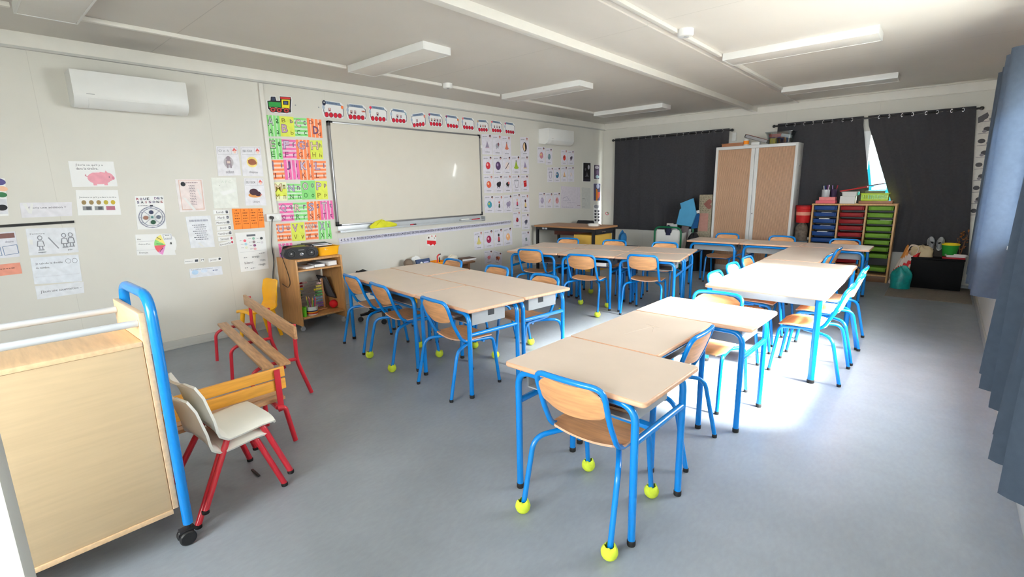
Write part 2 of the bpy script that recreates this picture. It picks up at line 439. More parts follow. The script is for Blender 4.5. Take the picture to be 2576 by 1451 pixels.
ceiling_light(.745, 1.95, .47, .775, 'ceiling light above the wooden book trolley and the large air conditioner')
ceiling_light(.755, 1.90, 2.76, 3.06, 'ceiling light over the tables in front of the whiteboard, its whole face in view')
ceiling_light(.765, 1.96, 4.95, 5.245, 'ceiling light beyond the smoke detector, above the small far air conditioner side')
ceiling_light(.74, 1.92, 7.22, 7.52, 'ceiling light in the far corner above the teacher desk')
ceiling_light(3.52, 4.70, 4.99, 5.285, 'long ceiling light beside the sunlit patch of ceiling, near the big detector')
ceiling_light(3.50, 4.68, 7.26, 7.555, 'ceiling light over the far tables in front of the roller cabinet')
def detector(x, y, r, label):
    mb = MB(); mb.lathe([(r, .05), (r, .012), (r*.86, 0), (r*.4, -.004), (0, -.004)], M_WHITE, (0, 0, 0), 24)
    t = thing('smoke_detector', label, 'smoke detector', (x, y, HC-.05), 0, 'round white detectors on the ceiling'); mb.build('housing', t)
    MB().lathe([(r*.3, -.0045), (r*.3, -.009), (0, -.011)], M_GREY, (r*.2, -r*.1, 0), 12).build('sensor', t)
detector(.785, 4.01, .055, 'small round smoke detector on the ceiling above the whiteboard')
detector(3.555, 4.03, .062, 'round smoke detector beside the long ceiling duct on the bright side')
t = thing('emergency_light', 'small emergency light glowing orange in the far corner by the window curtain', 'emergency light', (WID-.045, 7.5, 2.36))
MB().box(-.045, .04, -.16, .16, -.05, .06, M_WHITE, .01).build('housing', t)
_e = bpy.data.materials.new('orange_led'); _e.use_nodes = True; _b = _e.node_tree.nodes['Principled BSDF']
_b.inputs['Emission Color'].default_value = (1, .33, .06, 1); _b.inputs['Emission Strength'].default_value = 3; _b.inputs['Base Color'].default_value = (1, .4, .1, 1)
MB().box(-.052, -.0445, -.14, -.04, -.045, -.012, _e, .003).build('lamp', t)

# ------------------------------------------------------------------ air conditioners
def aircon(y0, y1, z0, z1, d, label):
    t = thing('air_conditioner', label, 'air conditioner', (.001, (y0+y1)/2, z0), 0, 'wall air conditioners'); w = (y1-y0)/2; h = z1-z0
    prof = [(0, .02), (d*.62, 0), (d*.86, h*.10), (d*.985, h*.26), (d, h*.34), (d, h-.02), (d*.97, h), (0, h)]
    mb = MB(); n = len(prof); vs = []
    for s, k in ((-w, .985), (-w+.012, 1), (w-.012, 1), (w, .985)): vs += [(x*k, s, z) for x, z in prof]
    fs = [list(range(n)), list(range(3*n, 4*n))]
    for r in range(3): fs += [[r*n+i, r*n+(i+1) % n, (r+1)*n+(i+1) % n, (r+1)*n+i] for i in range(n)]
    mb.add(vs, fs, M_WHITE); mb.build('body', t)
    mb = MB(); mb.prism([(-w+.09, h*.265), (w-.16, h*.265), (w-.16, h*.28), (-w+.09, h*.28)], M_GREY, 'yz', d*.985, d*.99)
    fl = MB(); q = [(d*.64, .004), (d*.87, h*.10), (d*.99, h*.265), (d*.985, h*.275), (d*.85, h*.115), (d*.63, .012)]
    vs = [(x+.004, -w+.085, z-.003) for x, z in q]+[(x+.004, w-.155, z-.003) for x, z in q]; k = len(q)
    fl.add(vs, [list(range(k)), list(range(k, 2*k))]+[[i, (i+1) % k, k+(i+1) % k, k+i] for i in range(k)], M_WHITE); fl.build('air_flap', t)
    MB().box(.03, d-.02, -w+.04, w-.03, h-.003, h+.003, M_DARK).build('intake_grille', t, label='dark intake slot along the top')
    mb = MB(); mb.box(d-.001, d+.0015, -w+.075, -w+.125, h*.355, h*.372, M_GREY); mb.build('nameplate', t)
aircon(.765, 1.522, 2.075, 2.342, .215, 'large white air conditioner on the wall above the piggy bank poster')
aircon(6.70, 7.43, 2.10, 2.352, .215, 'small white air conditioner near the far corner above the picture cards')

# ------------------------------------------------------------------ whiteboard with its tray
Y0, Y1, Z0, Z1 = 2.905, 5.268, 1.012, 2.165
t = thing('whiteboard', 'large empty whiteboard with grey frame on the left wall', 'whiteboard', (0, (Y0+Y1)/2, Z0)); w = (Y1-Y0)/2; h = Z1-Z0
M_WB = mat('whiteboard_enamel', (214, 208, 196), .16, var=.01, coat=.3)
MB().box(.012, .034, -w+.014, w-.014, .014, h-.014, M_WB).build('board', t)
mb = MB()
for a in ((-w, -w+.02, 0, h), (w-.02, w, 0, h)): mb.box(.001, .042, *a, M_ALU, .004)
for a in ((-w+.02, w-.02, 0, .02), (-w+.02, w-.02, h-.02, h)): mb.box(.001, .042, *a, M_ALU, .004)
mb.build('frame', t)
for sy, sz in ((-1, 0), (1, 0), (-1, 1), (1, 1)):
    mb = MB(); a, b = (-w-.002, -w+.05) if sy < 0 else (w-.05, w+.002); c, e = (-.002, .05) if sz == 0 else (h-.05, h+.002)
    if sy < 0: mb.box(.0, .046, a, a+.022, c, e, M_DARK, .003)
    else: mb.box(.0, .046, b-.022, b, c, e, M_DARK, .003)
    mb.box(.0, .046, a, b, *((c, c+.022) if sz == 0 else (e-.022, e)), M_DARK, .003)
    mb.build('corner_cap', t)
mb = MB(); mb.box(.001, .012, -w+.02, w, -.072, -.002, M_LGREY, .002); mb.box(.012, .075, -w+.01, w+.005, -.075, -.067, M_LGREY, .002)
mb.box(.069, .075, -w+.01, w+.005, -.067, -.056, M_LGREY, .002); mb.build('pen_tray', t)
mb = MB(); mb.box(.0, .078, w+.006, w+.02, -.085, -.02, M_GREY, .005); mb.build('tray_end', t)
zt = Z0-.0665
def small(name, label, cat, loc, mbs, rz=0, group=None):
    t = thing(name, label, cat, loc, rz, group)
    for n, b in mbs: b.build(n, t)
    return t
def marker(y, col, nm, label, cat, L=.13, x=.045):
    b = MB().tube([(0, -L/2, .011), (0, L/2-.045, .011)], .0095, M_WHITE if nm != 'red' else ink((190, 30, 50)), 10); c = MB().tube([(0, L/2-.045, .011), (0, L/2, .011)], .0105, ink(col), 10)
    small('marker', label, cat, (x, y, zt), (('barrel', b), ('cap', c)), .05, 'pens in the whiteboard tray')
marker(5.12, (170, 20, 40), 'red', 'red marker lying at the far end of the whiteboard tray', 'marker', .16)
small('board_eraser', 'white and grey board eraser beside the red marker in the tray', 'eraser', (.042, 4.90, zt),
      (('felt', MB().box(-.022, .022, -.09, .07, 0, .014, M_GREY, .003)), ('handle', MB().box(-.022, .022, -.09, .07, .0145, .034, M_WHITE, .005))))
marker(3.97, (60, 30, 40), 'red', 'short dark red pen standing out in the middle of the whiteboard tray', 'marker', .09)
tag(MB().box(-.012, .012, -.20, .20, 0, .006, wood('ruler_wood', (176, 120, 96)), .001).build('ruler', loc=(.048, 3.10, zt)), 'brown wooden ruler lying in the near end of the whiteboard tray', 'ruler')
def cloth_blob(name, label, loc, sx, sy, sz, rgb, seed, cat='cloth', m=None, n=20, amp=.35, pw=.6):
    """crumpled soft thing: a noisy flattened dome resting on its base"""
    rnd = random.Random(seed); mb = MB(); vs = []; fs = []; ring = 9
    ph = [(rnd.uniform(0, 6.28), rnd.randint(2, 5), rnd.uniform(.3, 1)) for _ in range(4)]
    for i in range(ring+1):
        a = i/ring*PI*.5
        for k in range(n):
            th = 2*PI*k/n
            w_ = 1+amp*.35*sum(A*math.sin(f*th+p+i*.5) for p, f, A in ph)/2
            hh = 1+amp*.8*sum(A*math.sin((f+1)*th+p*2) for p, f, A in ph)/3
            ca = max(0, math.cos(a))**pw*(.88+.12*math.sin(min(a*2.2, PI)))
            vs.append((sx*ca*w_*math.cos(th)*(1-.08*math.sin(6*a)), sy*ca*w_*math.sin(th), sz*math.sin(a)*hh*(1+amp*.12*math.sin(3*th+i))))
    for i in range(ring):
        for k in range(n): fs.append([i*n+k, i*n+(k+1) % n, (i+1)*n+(k+1) % n, (i+1)*n+k])
    fs.append(list(range(n)))
    mb.add(vs, fs, m or mat(name+'_%d' % seed, rgb, .8, var=.12, bump=.3, bscale=80))
    return tag(mb.build(name, loc=loc), label, cat)
cloth_blob('cleaning_cloth', 'crumpled yellow green cloth hanging over the whiteboard tray', (.050, 3.50, zt+.011), .034, .19, .070, (206, 205, 40), 3, 'cloth', None, 30, 1.1, 1.0)
tag(MB().box(0, .012, -.02, .02, -.02, .02, M_WHITE, .004).build('board_magnet', loc=(.036, 5.285, 2.00)), 'small white magnet clip on the right frame of the whiteboard', 'magnet')

# ------------------------------------------------------------------ wall trunking, socket and cables
mb = MB(); mb.box(0, .022, -.02, .02, 0, 1.262, M_TRIM, .003)
tag(mb.build('cable_trunking', loc=(.001, 2.235, 1.20)), 'white vertical cable trunking on the wall between the air conditioner and the letter cards', 'cable trunking')
t = thing('power_socket', 'white double power socket under the vertical trunking with a black plug', 'power socket', (.001, 2.205, 1.115))
MB().box(0, .045, -.075, .075, 0, .075, M_WHITE, .006).build('box', t)
for q in (-.035, .035): MB().lathe([(.022, .0455), (.022, .047), (.019, .0475), (.017, .044)], M_WHITE, (0, q, .038), 20, axis='x').build('outlet', t)
def cable(pts, r, m, name, label): return tag(MB().tube(fillet(pts, .08, 6), r, m, 8).build(name), label, 'cable')
_c = [wl(687, 547, .075), wl(684, 560, .03), wl(684, 585, .02), wl(683, 620, .02), wl(690, 655, .02), wl(686, 690, .02), wl(688, 730, .05)]
_c = [V((.048, 2.17, 1.155)), V((.085, 2.17, 1.15))] + _c[1:]
o = cable(_c, .0045, M_BLACK, 'power_cable', 'black power cable hanging from the wall socket down the wall')
MB().tube([(.05, 2.17, 1.155), (.085, 2.17, 1.152)], .016, M_BLACK, 12).build('plug', o)

# ------------------------------------------------------------------ curtains
def curtain(name, label, axis, a0, a1, p, ztop, zbot, folds, amp, m, edges=(None, None), eyelets=4, group=None, flip=1, ph=.6, full=False, dp=0):
    """hanging fabric: axis 'x' runs along x at y=p; 'y' runs along y at x=p. edges: functions z->offset of that side"""
    t = thing(name, label, 'curtain', ((a0+a1)/2, p, zbot) if axis == 'x' else (p, (a0+a1)/2, zbot), 0, group)
    c = (a0+a1)/2; H = ztop-zbot
    def f(u, v):
        z = v*H; lo = a0-c+(edges[0](z+zbot) if edges[0] else 0); hi = a1-c+(edges[1](z+zbot) if edges[1] else 0)
        a = lo+(hi-lo)*u; k = 1 if full else .55+.45*abs(1-v)
        d = amp*k*math.sin(2*PI*folds*u+ph)+amp*(.1 if full else .35)*math.sin(2*PI*folds*2.3*u+2*v)+dp
        return (a, d, z) if axis == 'x' else (d*flip, a, z)
    MB().patch(f, int(folds*14), 14, .004, m).build('fabric', t)
    hem = MB()
    return t
def rod(name, label, axis, a0, a1, p, z, group=None):
    t = thing(name, label, 'curtain rod', ((a0+a1)/2, p, z) if axis == 'x' else (p, (a0+a1)/2, z), 0, group); L = (a1-a0)/2
    e = V((1, 0, 0)) if axis == 'x' else V((0, 1, 0)); q = V((0, 1, 0)) if axis == 'x' else V((1, 0, 0))
    MB().tube([-e*L, e*L], .013, M_BLACK, 12).build('pole', t)
    for s in (-1, 1): MB().ball(e*s*(L+.012), .024, M_BLACK, 14, 8).build('finial', t)
    for s in (-1, 1):
        b = MB().tube([e*s*(L-.07), e*s*(L-.07)+q*(.098 if axis == 'x' else .098)], .009, M_BLACK, 8); b.build('bracket', t)
    return t
YC = LEN-.10
G_ = 'charcoal blackout curtains on the back wall'
rod('curtain_rod', 'black curtain rod over the back window beside the corner', 'x', .28, 2.46, YC, 2.258)
rod('curtain_rod', 'black curtain rod over the back window behind the tray unit', 'x', 3.11, 5.44, YC, 2.258)
def eyelets(t, a0, a1, n, z, p0):
    for k in range(n):
        x = a0+(a1-a0)*(k+.5)/n
        for s in (-.055, .055):
            pts = [(x+s*1+.02*math.cos(q)*.5, 0, z+.022*math.sin(q)) for q in [2*PI*j/12 for j in range(12)]]
            MB().tube([V(p)-V(p0) for p in [(a, p0[1]-.021, b) for a, _, b in pts]], .004, M_CHROME, 6, closed=True).build('eyelet', t)
        MB().tube([V((x-.05, p0[1]-.024, z))-V(p0), V((x+.05, p0[1]-.024, z))-V(p0)], .011, M_BLACK, 8).build('rod_sleeve', t)
for lab, a0, a1, ed in (
    ('charcoal curtain nearest the left corner behind the teacher desk', .30, 1.452, (None, None)),
    ('charcoal curtain between the corner curtain and the roller cabinet', 1.432, 2.43, (lambda z: .006*math.exp(-((z-1.5)/.25)**2), None)),
    ('charcoal curtain behind the right side of the roller cabinet', 3.15, 4.225, (None, lambda z: .02+.16*max(0, min(1, (2.2-z)/.9)))),
    ('wide charcoal curtain pulled aside above the black box and shoes', 4.29, 5.40, (lambda z: .40*max(0, min(1, (2.22-z)/1.15))-.12*max(0, 1.05-z), lambda z: .085*(2.28-z)))):
    t = curtain('blackout_curtain', lab, 'x', a0, a1, YC, 2.29, .41 if a0 > 4 else .56, 5, .0075, M_CURT, ed, group=G_, dp=.012 if a0 == .30 else -.006)
    eyelets(t, a0+.06, a1-.05, 4, 2.255, (t.location.x, t.location.y, t.location.z))
G2 = 'curtains on the window wall, light painted into the cloth'
rod('curtain_rod', 'black curtain rod over the window on the window wall', 'y', 1.55, 6.6, WID-.10, 2.258)
curtain('window_curtain', 'bright curtain in painted window light, bunched at the far side of the sunny window', 'y', 4.99, 6.35, WID-.100, 2.30, .52, 5, .082, M_CURT_LIT, (None, None), group=G2, ph=PI/2, full=True)
curtain('window_curtain', 'darker curtain in painted window light at the edge of the view, hanging near the camera', 'y', 1.62, 3.02, WID-.118, 2.30, .55, 6, .07, M_CURT_LIT, (None, None), group=G2)
small('wall_box', 'small white box on the back wall beside the end of the curtain rod', 'wall box', (2.49, LEN-.001, 2.09), (('box', MB().box(-.03, .03, -.045, 0, 0, .13, M_WHITE, .004)),))
# ------------------------------------------------------------------ school desks
TH = .632
def rot2(a): return V((math.cos(a), math.sin(a), 0)), V((-math.sin(a), math.cos(a), 0))
def top_mesh(L, D, z, th=.022, r=.022):
    mb = MB(); rings = [(.006, z), (.0018, z-.0022), (0, z-.006), (0, z-th+.005), (.004, z-th)]
    P = [rrect(-L/2+i, L/2-i, -D/2+i, D/2-i, max(r-i, .004)) for i, _ in rings]; n = len(P[0])
    mb.add([(x, y, rings[0][1]) for x, y in P[0]], [list(range(n))], M_LAM, False)
    vs = []
    for (i, zz), pp in zip(rings, P): vs += [(x, y, zz) for x, y in pp]
    fs = [[k*n+j, k*n+(j+1) % n, (k+1)*n+(j+1) % n, (k+1)*n+j] for k in range(len(rings)-1) for j in range(n)]
    mb.add(vs, fs, M_EDGE)
    mb.add([(x, y, rings[-1][1]) for x, y in P[-1]], [list(range(n))[::-1]], M_EDGE, False)
    return mb
def desk(name, L, D, x, y, a, label, box_side=-1, group='school desks with blue tube frames', stretch=False):
    """x,y = the corner with the smallest local coordinates; long side runs along direction a"""
    ex, ey = rot2(a); c = V((x, y, 0))+ex*L/2+ey*D/2
    t = thing(name, label, 'desk', c, a, group)
    top_mesh(L, D, TH).build('tabletop', t)
    zt = TH-.024; r = .0155; ix, iy = L/2-.055, D/2-.036
    for sy in (-1, 1):
        for sx in (-1, 1):
            p = fillet([(sx*ix, sy*iy, .006), (sx*ix, sy*iy, zt-r), (0, sy*iy, zt-r)], .075, 8)
            g = MB().tube(p, r, M_BLUE, 12).build('leg', t)
            MB().lathe([(.0165, 0), (.0175, .004), (.0175, .022), (.016, .024)], M_RUBBER, (sx*ix, sy*iy, 0), 14).build('foot', g)
    for sx in (-1, 1): MB().tube([(sx*ix, -iy+.01, .445), (sx*ix, iy-.01, .445)], .0145, M_BLUE, 12).build('crossbar', t)
    if stretch: MB().box(-ix+.01, ix-.01, -.02, .02, .405, .423, M_BLUE, .003).build('stretcher', t)
    # book box: grey tray open along the sitter's side, a black plate painting the dark of the grip hole at each end
    n = 2 if L > 1 else 1
    for k in range(n):
        bl = (L-.14)/n; x0 = -L/2+.07+bl*k; x1 = x0+bl-.02; b = box_side
        y0, y1 = sorted((b*(D/2-.085), -b*(D/2-.125)))
        m = MB(); z0, z1 = .498, zt-.006
        m.box(x0, x1, y0, y1, z0, z0+.006, M_GREY)
        yb = y1 if b < 0 else y0
        m.box(x0, x1, yb-.003, yb+.003, z0, z1, M_GREY)
        for q in (x0, x1):
            for (c0, c1, d0, d1) in ((y0, -.028, z0, z1), (.028, y1, z0, z1), (-.028, .028, z0, z0+.045)):
                m.box(q-.003, q+.003, c0, c1, d0, d1, M_GREY)
            m.box(q-.001, q+.001, -.028, .028, z0+.045, z1, M_BLACK)
        m.build('book_box', t)
    return t
AA = -.023; ex, ey = rot2(AA); oA = V((3.815, 1.552, 0))
p = oA; desk('school_desk', .70, .50, p.x, p.y, AA, 'single beige school desk nearest the camera, a chair with four tennis balls at its front', stretch=True)
p = oA+ex*.50+ey*.503; tD = desk('school_desk', .70, .50, p.x, p.y, AA+PI/2, 'middle beige desk of the near row of three, turned sideways with thin scratches', -1)
for pts in ([(.10, -.02), (.03, .0), (-.08, .03), (-.16, .04)], [(.08, -.05), (.10, .04)], [(-.02, -.06), (.05, -.03), (.09, .01)]):
    mb = MB(); q = [V((a, b, TH+.0006)) for a, b in pts]; mb.tube(q, .0006, ink((196, 180, 168)), 4); mb.build('scratch', tD)
p = oA+ey*1.206; desk('school_desk', .70, .50, p.x, p.y, AA, 'farthest desk of the near row of three, glaring in window light', 1)
AB = -.1257; ex, ey = rot2(AB); oB = V((1.026, 2.358, 0))
p = oB; desk('school_desk', 1.30, .50, p.x, p.y, AB, 'long double desk beside the low wooden shelf on wheels, two chairs at its near side', stretch=True)
p = oB+ex*1.302; desk('school_desk', .70, .50, p.x, p.y, AB, 'single desk at the end of the left block, grey book box end facing us')
p = oB+ey*.503-ex*.03; desk('school_desk', .70, .50, p.x, p.y, AB, 'single desk at the wall side of the left block, before the low bench', 1)
p = oB+ex*.685+ey*.503; desk('school_desk', 1.30, .50, p.x, p.y, AB, 'long double desk of the left block, its grey box end in the light', 1)
AC = .187; ex, ey = rot2(AC); oC = V((1.178, 4.516, 0))
for k, l in enumerate(('first desk of the far left block on the camera side, nearest the whiteboard wall', 'middle desk of the far left block on the camera side, its chair on tennis balls', 'last camera side desk of the far left block, open frame at its end')):
    p = oC+ex*.701*k; desk('school_desk', .70, .50, p.x, p.y, AC, l)
for k, l in enumerate(('desk of the far left block nearest the teacher desk', 'middle desk of the far left block on the teacher desk side', 'desk of the far left block on the side of the green framed trolley')):
    p = oC+ex*.701*k+ey*.52; desk('school_desk', .70, .50, p.x, p.y, AC, l, 1)
for k, l in enumerate(('back row desk in front of the black bags, first from the wall', 'back row desk in front of the roller cabinet, middle of three', 'back row desk in front of the coloured tray unit')):
    desk('school_desk', .70, .50, 2.562+.703*k, 6.775, 0, l, 1)
desk('school_desk', 1.27, .50, 4.385, 5.487, PI/2, 'double desk standing lengthwise between the sunlit table and the back row', -1)
# the large sunlit table
t = thing('large_table', 'large beige table blazing in window light with grey apron and chairs on both sides', 'table', (4.30, 4.645, 0), .0)
L, D = .81, 1.66; top_mesh(L, D, TH, .024).build('tabletop', t)
mb = MB()
for a in ((-L/2+.055, L/2-.055, -D/2+.022, -D/2+.046), (-L/2+.055, L/2-.055, D/2-.046, D/2-.022), (-L/2+.022, -L/2+.046, -D/2+.055, D/2-.055), (L/2-.046, L/2-.022, -D/2+.055, D/2-.055)):
    mb.box(*a, TH-.074, TH-.0245, M_GREY, .002)
mb.build('apron', t)
for sx in (-1, 1):
    for sy in (-1, 1):
        g = MB().tube([(sx*(L/2-.034), sy*(D/2-.034), .006), (sx*(L/2-.034), sy*(D/2-.034), TH-.025)], .0215, M_BLUE, 16).build('leg', t)
        MB().lathe([(.0225, 0), (.024, .004), (.024, .022), (.022, .025)], M_RUBBER, (sx*(L/2-.034), sy*(D/2-.034), 0), 16).build('foot', g)

# ------------------------------------------------------------------ school chairs
def tennis_ball():
    mb = MB(); seg, ring, r = 16, 12, .0335; vs = []; fs = []
    rows = []
    for i in range(ring+1):
        tt = PI - (PI-.52)*i/ring; row = []
        for k in range(seg):
            a = 2*PI*k/seg; rr = r*math.sin(tt); z = r+r*math.cos(tt)
            if i >= ring-2:
                pt = abs(math.sin(a*2.5)); f = (i-(ring-3))/3
                rr = max(rr, .0145)+.006*f*(1-pt); z += f*(.012*(1-pt)-.006)
            row.append(len(vs)); vs.append((rr*math.cos(a), rr*math.sin(a), z))
        rows.append(row)
    for i in range(ring):
        for k in range(seg): fs.append([rows[i][k], rows[i][(k+1) % seg], rows[i+1][(k+1) % seg], rows[i+1][k]])
    mb.add(vs, fs, M_TEL); return mb
def make_chair(name, balls, lift):
    """origin on the floor under the seat; the sitter faces +y"""
    t = thing(name, 'x', 'chair'); r = .0118
    bw = .160
    # back hoop and seat side tubes are one bent tube
    side = lambda s: [(s*bw, -.203, .665), (s*bw, -.150, .505), (s*(bw+.002), -.085, .374), (s*(bw+.003), .06, .366), (s*(bw+.003), .158, .358)]
    hoop = [(-bw-.003, .158, .358)]+[V(q) for q in side(-1)[::-1][1:-1]]+[V((-bw, -.205, .668)), V((-.06, -.222, .672)), V((.06, -.222, .672)), V((bw, -.205, .668))]+[V(q) for q in side(1)[1:-1]]+[(bw+.003, .158, .358)]
    g = MB().tube(fillet(hoop, [.03, .055, .03, .062, .05, .05, .062, .03, .055, .03], 6), r, M_BLUE, 10)
    g.tube([(-bw, .10, .345), (bw, .10, .345)], .009, M_BLUE, 8)
    g.build('back_frame', t)
    legs = {}
    for s in (-1, 1):
        f = fillet([(s*(bw+.003), .10, .362), (s*(bw+.003), .180, .356), (s*.169, .226, lift)], .045, 6)
        legs['f%d' % s] = MB().tube(f, r, M_BLUE, 10).build('leg', t)
        q = fillet([(s*.10, .03, .343), (s*.150, -.055, .345), (s*.206, -.160, .338), (s*.216, -.232, lift)], [.04, .075], 7)
        legs['r%d' % s] = MB().tube(q, r, M_BLUE, 10).build('leg', t)
    feet = {'f-1': (-.169, .226), 'f1': (.169, .226), 'r-1': (-.216, -.232), 'r1': (.216, -.232)}
    for k, (x, y) in feet.items():
        if k in balls: b = tennis_ball().build('tennis_ball', legs[k]); b.location = (x, y, 0)
        else: MB().lathe([(.0125, 0), (.0138, .004), (.0138, .018), (.0125, .02)], M_RUBBER, (x, y, 0), 12).build('foot', legs[k])
    # seat: dished ply with trimmed corners
    def seat(u, v):
        y = -.098+.293*v; k = 1-.26*max(0, (v-.80)/.20)**1.5-.20*max(0, (.16-v)/.16)**1.3
        x = (u*2-1)*.176*k; e = (u*2-1)
        return (x, y, .3835-.012*(1-e*e)*(1-v)*1.4-.020*max(0, (v-.72)/.28)**2+.006*(v < .12)*(.12-v)/.12)
    MB().patch(seat, 12, 12, .009, M_BEECH, M_EDGE).build('seat', t)
    def back(u, v):
        e = u*2-1; w_ = bw-.008-.055*max(0, (v-.62)/.38)**2.2-.03*max(0, (.22-v)/.22)**1.6
        z = .523+.134*v-.016*(1-e*e)*(1-v)
        y = -.157-.052*v*.95-.017*(1-e*e)
        return (e*w_, y, z)
    MB().patch(back, 12, 8, .008, M_BEECH, M_EDGE).build('backrest', t)
    return t
GC = 'blue framed school chairs with beech seats'
ALLB = ('f-1', 'f1', 'r-1', 'r1')
protos = {}
def chair(x, y, rz, label, balls=()):
    k = tuple(balls)
    if k not in protos:
        protos[k] = make_chair('school_chair', k, .02 if k else .014); c = protos[k]
    else: c = dup(protos[k])
    c.location = (x, y, 0); c.rotation_euler = (0, 0, rz); c['label'] = label; c['group'] = GC
    return c
chair(4.217, 1.682, .0, 'blue chair on four tennis balls at the nearest desk, closest to the camera', ALLB)
chair(4.19, 2.42, PI/2+.02, 'blue chair at the window side of the middle near desk, seen from its side')
chair(4.155, 3.16, PI+.02, 'blue chair tucked under the far side of the near row, against the large sunlit table')
chair(1.391, 2.446, -.147, 'blue chair beside the low wheeled shelf, first along the left table block')
chair(1.946, 2.359, -.17, 'blue chair on tennis balls, middle of three along the near side of the left block', ALLB)
chair(2.72, 2.274, -.138, 'blue chair at the open end of the left block, plain worn feet, back to us')
chair(1.385, 3.215, PI-.13, 'blue chair on the wall side of the left block, before the cluttered bench')
chair(2.082, 3.15, PI-.12, 'blue chair on the wall side of the left block, in the middle of three', ('f-1',))
chair(2.745, 3.03, PI-.126, 'blue chair on tennis balls at the lit corner of the left block, facing us', ALLB)
chair(1.515, 4.715, .19, 'blue chair at the far left block nearest the whiteboard wall, back to us')
chair(2.278, 4.66, .19, 'blue chair on tennis balls in the middle of the far left block, back to us', ALLB)
chair(2.846, 4.985, .187, 'blue chair at the open end of the far left block, back to us')
chair(1.268, 5.60, PI+.19, 'blue chair behind the far left block, in front of the yellow desk drawers')
chair(1.955, 5.71, PI+.19, 'blue chair behind the far left block, in the middle of three facing us', ('f1',))
chair(2.63, 5.81, PI+.19, 'blue chair behind the far left block, in front of the green framed trolley')
chair(2.88, 7.33, PI, 'blue chair behind the back row, before the left shutter of the roller cabinet')
chair(3.615, 7.30, PI, 'blue chair behind the back row, before the right edge of the roller cabinet')
chair(4.345, 7.26, PI, 'blue chair behind the back row, before the red trays')
chair(4.06, 4.15, -PI/2, 'blue chair with glaring white back at the near inner side of the sunlit table')
chair(4.03, 4.70, -PI/2, 'blue chair with glaring white back, middle one inside the sunlit table')
chair(4.02, 5.19, -PI/2, 'blue chair with pale yellow lit back, farthest on the inner side of the sunlit table')
chair(4.605, 4.10, PI/2, 'blue chair nearest us on the window side of the sunlit table')
chair(4.61, 4.63, PI/2, 'blue chair in the middle of the window side of the sunlit table')
chair(4.59, 5.09, PI/2, 'blue chair farthest along the window side of the sunlit table')
chair(4.215, 5.86, PI/2, 'blue chair at the lengthwise double desk, just beyond the sunlit table')
chair(4.215, 6.44, PI/2, 'blue chair at the lengthwise double desk, close to the back row')

# things lying in or under the desks
def book(name, label, loc, rz, L, D, H, rgb, cat='book', page=None, tilt=0):
    m = ink(rgb); t = thing(name, label, cat, loc, rz)
    t.rotation_euler = (tilt, 0, rz)
    mb = MB(); mb.box(-L/2, L/2, -D/2, D/2, 0, .0025, m, .0008); mb.box(-L/2, L/2, -D/2, D/2, H-.0025, H, m, .0008); mb.box(-L/2, -L/2+.003, -D/2, D/2, .0025, H-.0025, m)
    mb.build('cover', t); MB().box(-L/2+.003, L/2-.004, -D/2+.003, D/2-.003, .0026, H-.0026, page or M_PAPER).build('pages', t)
    return t
book('exercise_book', 'brown exercise book at the window end of the nearest desk box', (4.285, 1.74, .5050), .1, .22, .17, .016, (110, 70, 52), page=ink((150, 124, 100)))
book('exercise_book', 'dark exercise book lying on the brown one in the nearest desk box', (4.29, 1.745, .5212), .0, .20, .16, .018, (74, 60, 66), page=ink((130, 110, 96)))
book('exercise_book', 'white exercise book in the near left corner of the nearest desk box', (4.02, 1.74, .5050), .3, .20, .16, .012, (225, 226, 232))
book('exercise_book', 'white exercise book in the desk box behind the plain footed chair', (2.60, 2.34, .5045), -.1, .24, .17, .016, (228, 228, 240))
tt = MB().lathe([(.0, .0), (.11, 0), (.115, .02), (.12, .022), (.12, .028), (.09, .05), (.0, .058)], M_YEL, (0, 0, 0), 20, sy=.7)
tag(tt.build('yellow_cap', loc=(2.12, 2.455, .5048)), 'yellow rounded cap lying in the desk box of the left block', 'cap')
book('exercise_book', 'dark pencil case sized book in the far left block desk box', (2.30, 4.86, .5045), .19, .26, .17, .045, (34, 36, 46))
# ------------------------------------------------------------------ wooden book trolley by the camera
t = thing('book_trolley', 'large pale wooden book trolley with blue tube end and grey rails, nearest left', 'trolley', (2.85, -.12, 0))
X0, X1, Y0, Y1 = -.215, .195, -.62, .535     # local extents; far end panel at Y1
MB().box(X1-.018, X1, Y0+.02, Y1-.02, .165, .852, M_LIGHTW, .001).build('side_panel', t)
MB().box(X0, X0+.018, Y0+.02, Y1-.02, .165, .852, M_LIGHTW, .001).build('side_panel', t)
MB().box(X0-.002, X1+.004, Y0+.02, Y1-.018, .145, .164, M_LIGHTWE, .002).build('bottom_board', t)
MB().box(X0-.002, X1+.004, Y0+.02, Y1-.02, .853, .871, M_LIGHTWE, .002).build('top_board', t)
for q in (Y1-.018, Y0):
    MB().box(X0-.004, X1+.004, q, q+.019, .165, .978, M_LIGHTWE, .0015).build('end_panel', t)
for x in (X0+.035, X1-.022):
    MB().tube([(x, Y0+.02, .938), (x, Y1-.019, .938)], .0135, M_LGREY, 14).build('rail', t)
for y in (Y1+.021, Y0-.021):
    p = fillet([(X0, y, .085), (X0, y, 1.04), (X1+.012, y, 1.04), (X1+.012, y, .085)], .095, 10)
    MB().tube(p, .0185, M_BLUE, 16).build('tube_frame', t)
    for x in (X0, X1+.012):
        c = MB().tube([(x, y, .06), (x, y, .09)], .010, M_DARK, 8)
        c.box(x-.018, x+.018, y-.035, y+.02, .055, .066, M_DARK, .003)
        g = c.build('caster', t)
        for s in (-.013, .013): MB().lathe([(.010, -.011), (.026, -.011), (.031, -.006), (.031, .006), (.026, .011), (.010, .011)], M_BLACK, (x+s*1.35, y-.012, .0315), 18, axis='x').build('wheel', g)
